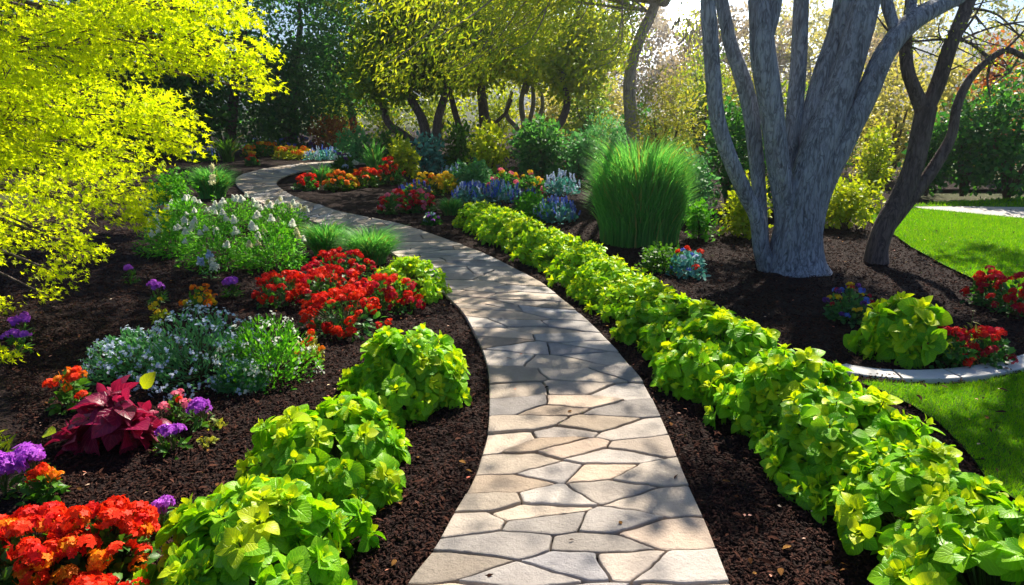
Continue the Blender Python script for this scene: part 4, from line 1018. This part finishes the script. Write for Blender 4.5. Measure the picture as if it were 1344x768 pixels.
# weeping tree behind the grass: its long boughs sweep left above the path and shade it
def weeping():
    g = np.array([2.9, 14.6, 0]); t = thing('weeping_tree', 'hazy grey-trunked weeping tree behind the ornamental grass, boughs sweeping left', 'tree', g)
    rng = rg(); Y = g[1]
    limb('trunk', [(838, 262), (835, 200), (828, 150), (826, 100), (840, 50), (858, 10), (875, -60)], [24, 20, 17, 15, 14, 13, 11], [Y] * 7, M['tanbark'], t, 12, .08)
    bo, cr = MB(), MB()
    starts = [(866, -20), (872, -60), (860, -40), (878, -100), (850, 15), (884, -10), (870, -80)]
    for k in range(34):
        a = starts[k % 7]; ex = rng.uniform(470, 800); ey = rng.uniform(-60, 95) + (800 - ex) * .06; Yo = rng.uniform(-6.5, 1.5) * (a[0] - ex) / 400
        mx_ = a[0] + (ex - a[0]) * .5; my = min(a[1], ey) - rng.uniform(5, 45)
        pp = np.array([P(a[0], a[1], Y), P(mx_, my, Y + Yo * .5), P(ex + 40, ey - 12, Y + Yo * .9), P(ex, ey + 14, Y + Yo)]) - g
        q = smooth_curve(pp, 22); tube(bo, q, np.linspace(.026, .005, 22), 5)
        m = 460; s = rng.uniform(.25, 1, m) * 21; i0 = np.minimum(s.astype(int), 20); w = (s - i0)[:, None]
        p = q[i0] * (1 - w) + q[i0 + 1] * w + rng.normal(size=(m, 3)) * np.array([.22, .22, .13]); p[:, 2] -= np.abs(rng.normal(size=m)) * .15
        d = nrm(np.array([-.5, -.1, -.7])[None] + rng.normal(size=(m, 3)) * .5)
        scatter(cr, LANCE, p, frames(d, rng.normal(size=(m, 3))), rng.uniform(.055, .11, m))
    # unseen higher crown: leaf masses added to shade path, hedge foot and bed
    shade(rng, cr, bo, g, SHADE_W, np.array([.15, 0, 3.6]))
    for k in range(16):                                  # fine boughs drooping right, added to cover the bright sky round the sun
        a_ = (884 + rng.uniform(-6, 6), rng.uniform(-60, 60)); e_ = (rng.uniform(900, 965), rng.uniform(10, 150))
        pp = np.array([P(*a_, Y), P((a_[0] + e_[0]) / 2, min(a_[1], e_[1]) - 14, Y + .4), P(*e_, Y + rng.uniform(0, 2))]) - g
        q = smooth_curve(pp, 14); tube(bo, q, np.linspace(.016, .004, 14), 5)
        if math.hypot(e_[0] - 902, e_[1] - 18) > 34:
            p = q[rng.integers(5, 14, 70)] + rng.normal(size=(70, 3)) * .17
            scatter(cr, LANCE, p, frames(nrm(np.array([.2, 0, -.8])[None] + rng.normal(size=(70, 3)) * .5), rng.normal(size=(70, 3))), rng.uniform(.05, .10, 70))
    for k in range(24):
        e = np.array([rng.uniform(-5, 3), rng.uniform(-2.8, 3.5), rng.uniform(5.0, 6.4)])
        tube(bo, [(.15, 0, 3.6), e * np.array([.4, .4, 1]) - np.array([0, 0, .6]), e], [.07, .045, .012], 6, n=10)
    bo.build('boughs', M['tanbark'], t); cr.build('crown', M['willow'], t)
weeping()

# shade trees left of the path (dark wood at upper left)
def tree(name, label, px, py, h, blobs, leaf, trunk_px, bark='darkbark', ls=.16, clump=.5, per=42, group=None, cat='tree', tpl=QUAD, droop=.3):
    """trunk_px: list of (pixel polyline, width px); blobs: (px, py, rx, ry px, Y offset, clumps) in photo pixels"""
    rng = rg(); g = G(px, py); t = thing(name, label, cat, (g[0], g[1], 0), group); Y = g[1]
    for p_, w in trunk_px:
        limb('trunk', [(px, py + 2)] + p_ if p_[0] != (px, py) else p_, np.linspace(w, w * .55, len(p_) + (p_[0] != (px, py))), [Y] * (len(p_) + (p_[0] != (px, py))), M[bark], t, 9, .08)
    cr = MB(); bl = []; bo = MB()
    for (bx, by, rx, ry, yo, k) in blobs:
        c = P(bx, by, Y + yo) - g; m_ = mppY(bx, by, Y + yo); bl.append((c, (rx * m_, rx * m_ * .8, ry * m_), k))
        s = P(*trunk_px[0][0][-1], Y) - g
        tube(bo, [s * .8, (s + c) * .5, c], [.07, .05, .015], 6, n=8)
    crown(rng, cr, bl, ls, tpl, clump, per, droop=droop); cr.build('crown', M[leaf], t); bo.build('branches', M[bark], t)
    return t
GB = 'dark trees behind the upper left of the garden'
tree('dark_leafy_tree', 'dark blue green tree right behind the tips of the yellow maple', 300, 200, 8, [(290, 60, 90, 80, 0, 130), (330, 130, 70, 60, .5, 80), (250, 120, 60, 60, 0, 60), (300, -60, 110, 70, 0, 70)], 'deep', [([(305, 150), (310, 100), (320, 40)], 16)], ls=.15, clump=.6, group=GB)
tree('dark_leafy_tree', 'dark green tree in the wood above the far yellow flowers', 385, 196, 8, [(390, 40, 80, 70, 0, 120), (410, 110, 70, 55, -.5, 90), (370, 150, 50, 40, 0, 60), (390, -70, 110, 70, 0, 70)], 'deep', [([(383, 150), (388, 90), (395, 30)], 13)], ls=.15, clump=.6, group=GB)
tree('dark_leafy_tree', 'mid green tree in the wood above the rust bush', 470, 192, 8, [(460, 50, 60, 60, 0, 90), (485, 100, 50, 40, 0, 70), (430, 110, 40, 35, 0, 50), (450, -60, 100, 60, 0, 70)], 'green', [([(462, 150), (460, 100), (462, 40)], 12)], ls=.15, clump=.6, group=GB)
tree('dark_leafy_tree', 'dark tree filling the gap behind the yellow maple, far left', 190, 204, 8, [(180, 60, 110, 80, 0, 130), (200, 150, 90, 60, 0, 100), (90, 120, 110, 90, 0, 120), (170, -60, 150, 80, 0, 80)], 'dark', [([(192, 150), (188, 90), (185, 20)], 16)], ls=.22, clump=.6, group=GB)
tree('dark_leafy_tree', 'dark tree behind the yellow maple at the left edge', 40, 212, 8, [(20, 80, 120, 90, 0, 130), (30, 170, 110, 60, 0, 100), (-90, 110, 100, 100, 0, 80)], 'dark', [([(42, 150), (38, 90), (35, 20)], 16)], ls=.22, clump=.6, group=GB)

# row of willows beyond the middle bed
GWI = 'willow-like trees beyond the middle bed'
tree('willow_tree', 'leftmost willow with a trunk bent sharply to the left', 572, 211, 8, [(520, 70, 60, 45, 0, 120), (500, 105, 40, 28, -.5, 60), (545, 30, 60, 40, -1, 90), (510, -40, 90, 60, 0, 80)], 'willowgreen', [([(552, 195), (530, 178), (510, 162), (503, 140), (500, 118), (505, 85)], 13)], 'darkbark', .15, .45, 45, GWI)
tree('willow_tree', 'willow with two trunks forked in a narrow V', 563, 212, 8, [(560, 80, 55, 40, 0, 110), (590, 40, 55, 35, -.6, 90), (560, -40, 90, 60, 0, 80)], 'willowgreen', [([(560, 185), (553, 155), (540, 130), (530, 100)], 16), ([(572, 185), (575, 155), (584, 125), (592, 95)], 15)], 'darkbark', .15, .45, 45, GWI)
tree('willow_tree', 'slim willow leaning left between the forked and the straight trunk', 614, 202, 8, [(600, 85, 45, 35, 0, 80), (625, 45, 50, 35, 0, 80), (630, -40, 90, 60, 0, 70)], 'willow', [([(606, 175), (598, 150), (592, 125), (590, 95)], 11)], 'darkbark', .15, .45, 45, GWI)
tree('willow_tree', 'straight dark willow trunk in the middle of the row with a low right branch', 638, 205, 8, [(635, 75, 50, 38, 0, 90), (670, 50, 55, 38, 0, 90), (680, -40, 90, 60, 0, 70)], 'willow', [([(637, 170), (634, 140), (630, 110), (626, 80)], 17), ([(640, 180), (650, 162), (664, 148), (672, 130)], 6)], 'darkbark', .15, .45, 45, GWI)
tree('willow_tree', 'willow of several thin upright tan stems', 690, 196, 8, [(690, 80, 45, 32, 0, 80), (720, 55, 50, 35, 0, 80), (720, -40, 80, 60, 0, 60)], 'willow', [([(688, 165), (684, 135), (690, 105)], 10), ([(694, 165), (700, 135), (698, 105)], 8), ([(680, 170), (665, 150), (672, 120)], 8), ([(700, 168), (712, 140), (708, 110)], 7)], 'tanbark', .15, .45, 45, GWI)
tree('willow_tree', 'rightmost willow with a trunk leaning right above the dark round shrub', 704, 214, 8, [(745, 85, 45, 35, 0, 80), (775, 60, 45, 38, .4, 80), (770, -30, 80, 60, 0, 60)], 'willow', [([(720, 180), (736, 160), (744, 135), (740, 105), (745, 80)], 13)], 'darkbark', .15, .45, 45, GWI)

# sunlit backdrop bushes and trees
def bg(name, label, px, py, w, h, leaf, n=1600, ls=.2, cat='bush', group='bushes of the far background'):
    shrub(name, label, px, py, w, h, leaf, n, ls, QUAD, group, cat)
bg('bush', 'yellow green sunlit bush above the rust bush at the back', 445, 189, 75, 2.6, 'yellowgreen', 1700, .17)
bg('bush', 'rust red low bush at the back near the path end', 440, 197, 84, 1.3, 'rust', 1300, .13)
bg('bush', 'bright yellow green bush behind the leftmost willow trunk', 510, 184, 90, 3.0, 'yellowgreen')
bg('bush', 'bright yellow green bush seen between the forked trunks', 580, 182, 100, 3.2, 'yellowgreen')
bg('bush', 'bright yellow green bush behind the straight willow trunk', 655, 182, 100, 3.0, 'yellowgreen')
bg('bush', 'golden bush behind the thin tan stems', 725, 184, 90, 2.8, 'tan')
bg('bush', 'pale tan bush left behind the weeping tree', 790, 190, 90, 3.2, 'tan', 2000)
bg('bush', 'mauve bush behind the weeping tree', 900, 190, 120, 4.2, 'mauve', 2600)
bg('bush', 'dark bush low behind the weeping tree trunks', 845, 205, 90, 1.6, 'dark', 1200)
bg('bush', 'tall green bush behind the ornamental grass and the weeping tree', 770, 200, 100, 3.4, 'willowgreen', 2600, .14)
bg('bush', 'tall green bush left of the grey tree, behind the airy shrub', 920, 214, 90, 3.6, 'willowgreen', 2600, .12)
bg('bush', 'green bush behind the round lime shrub, between the trunks', 1085, 226, 80, 2.6, 'green', 2200, .10)
bg('bush', 'olive bush behind the left stems of the grey tree', 960, 205, 110, 3.2, 'olive', 2200, .15)
bg('bush', 'green bush seen between the stems of the grey tree', 1040, 215, 100, 2.6, 'willowgreen', 2000, .14)
bg('bush', 'tan bush right of the grey tree', 1110, 210, 110, 3.3, 'tan', 2400, .14)
bg('bush', 'tan autumn bush between the two trunks, reaching to the lawn', 1165, 238, 120, 2.9, 'tan', 2600, .11)
bg('bush', 'mauve bare bush above the tan ones', 1140, 196, 110, 4.6, 'mauve', 2400, .16)
bg('bush', 'tan and gold bush right of the second trunk', 1240, 226, 110, 3.0, 'tan', 2400, .12)
bg('bush', 'rust tinged bush above the dark hedge at the right', 1290, 232, 90, 3.4, 'rust', 1500, .12)
bg('bush', 'large dark green bush at the right edge beyond the driveway', 1320, 262, 140, 2.7, 'dark', 3600, .10)
bg('bush', 'dark green bush left of the large one beyond the driveway', 1262, 258, 100, 2.0, 'dark', 2600, .10)
bg('bush', 'dark green bush outside the right edge beyond the driveway', 1440, 262, 160, 2.8, 'dark', 2400, .11)
# tall pale trees closing the view
GT = 'tall pale trees closing the view'
for lab, px, py, leaf, bls in (
    ('tall pale golden tree behind the willows, left', 600, 165, 'olive', [(600, 60, 120, 60, 0, 110)]),
    ('tall pale golden tree behind the willows, right', 720, 165, 'willow', [(730, 60, 110, 60, 0, 110)]),
    ('tall mauve tree behind the weeping tree', 830, 166, 'mauve', [(820, 70, 80, 80, 0, 150)]),
    ('tall mauve tree behind the left stems of the grey tree', 960, 166, 'mauve', [(985, 80, 70, 70, 0, 110), (905, 100, 60, 60, 0, 120), (930, 30, 34, 30, 0, 40)]),  # left leaf lobes added to mask the glaring sky near the sun
    ('tall thin golden tree behind the grey tree', 1060, 166, 'tan', [(1060, 70, 100, 70, 0, 150), (1150, 60, 80, 60, 0, 90)]),
    ('low golden tree far behind the second trunk', 1290, 166, 'tan', [(1300, 110, 90, 40, 0, 60), (1260, 20, 110, 50, 0, 60)])):
    tree('pale_tree', lab, px, py, 9, bls, leaf, [([(px, 150), (px + 3, 110), (px, 60)], 7)], 'tanbark', .28, .7, 36, GT)

# ------------------------------------------------------------------ air and the visible sun
sm = bpy.data.materials.new('sun_disc'); sm.use_nodes = True; nt = sm.node_tree; nt.nodes.clear()
em = nt.nodes.new('ShaderNodeEmission'); em.inputs[0].default_value = (1, .95, .84, 1); em.inputs[1].default_value = 240
eo = nt.nodes.new('ShaderNodeOutputMaterial'); nt.links.new(em.outputs[0], eo.inputs[0])
mb = MB(); d = nrm(ray(902, 18)); c = np.array([0, 0, HCAM]) + d * 2000; rr = 2000 * math.tan(R(1.5))
la = np.linspace(0, np.pi, 13); lo_ = np.linspace(0, 2 * np.pi, 24, endpoint=False)
V = np.array([c + rr * np.array([math.sin(a_) * math.cos(b_), math.sin(a_) * math.sin(b_), math.cos(a_)]) for a_ in la for b_ in lo_])
mb.add(V, [[(i * 24 + j, i * 24 + (j + 1) % 24, (i + 1) * 24 + (j + 1) % 24, (i + 1) * 24 + j) for i in range(12) for j in range(24)]])
structure(mb.build('sun_disc', sm))
hz = bpy.data.materials.new('haze'); hz.use_nodes = True; nt = hz.node_tree; nt.nodes.clear()
pv = nt.nodes.new('ShaderNodeVolumePrincipled'); pv.inputs['Density'].default_value = .0020; pv.inputs['Anisotropy'].default_value = .86
pv.inputs['Color'].default_value = (.90, .92, 1.0, 1)
ho = nt.nodes.new('ShaderNodeOutputMaterial'); nt.links.new(pv.outputs[0], ho.inputs['Volume'])
mb = MB(); a, z0, z1 = 335, -1.1, 31
mb.add([(-a, -a, z0), (a, -a, z0), (a, a, z0), (-a, a, z0), (-a, -a, z1), (a, -a, z1), (a, a, z1), (-a, a, z1)], [[(3, 2, 1, 0), (4, 5, 6, 7), (0, 1, 5, 4), (1, 2, 6, 5), (2, 3, 7, 6), (3, 0, 4, 7)]])
o = mb.build('haze', hz, smooth=False); o['kind'] = 'stuff'; o['label'] = 'thin sunlit haze in the garden air'
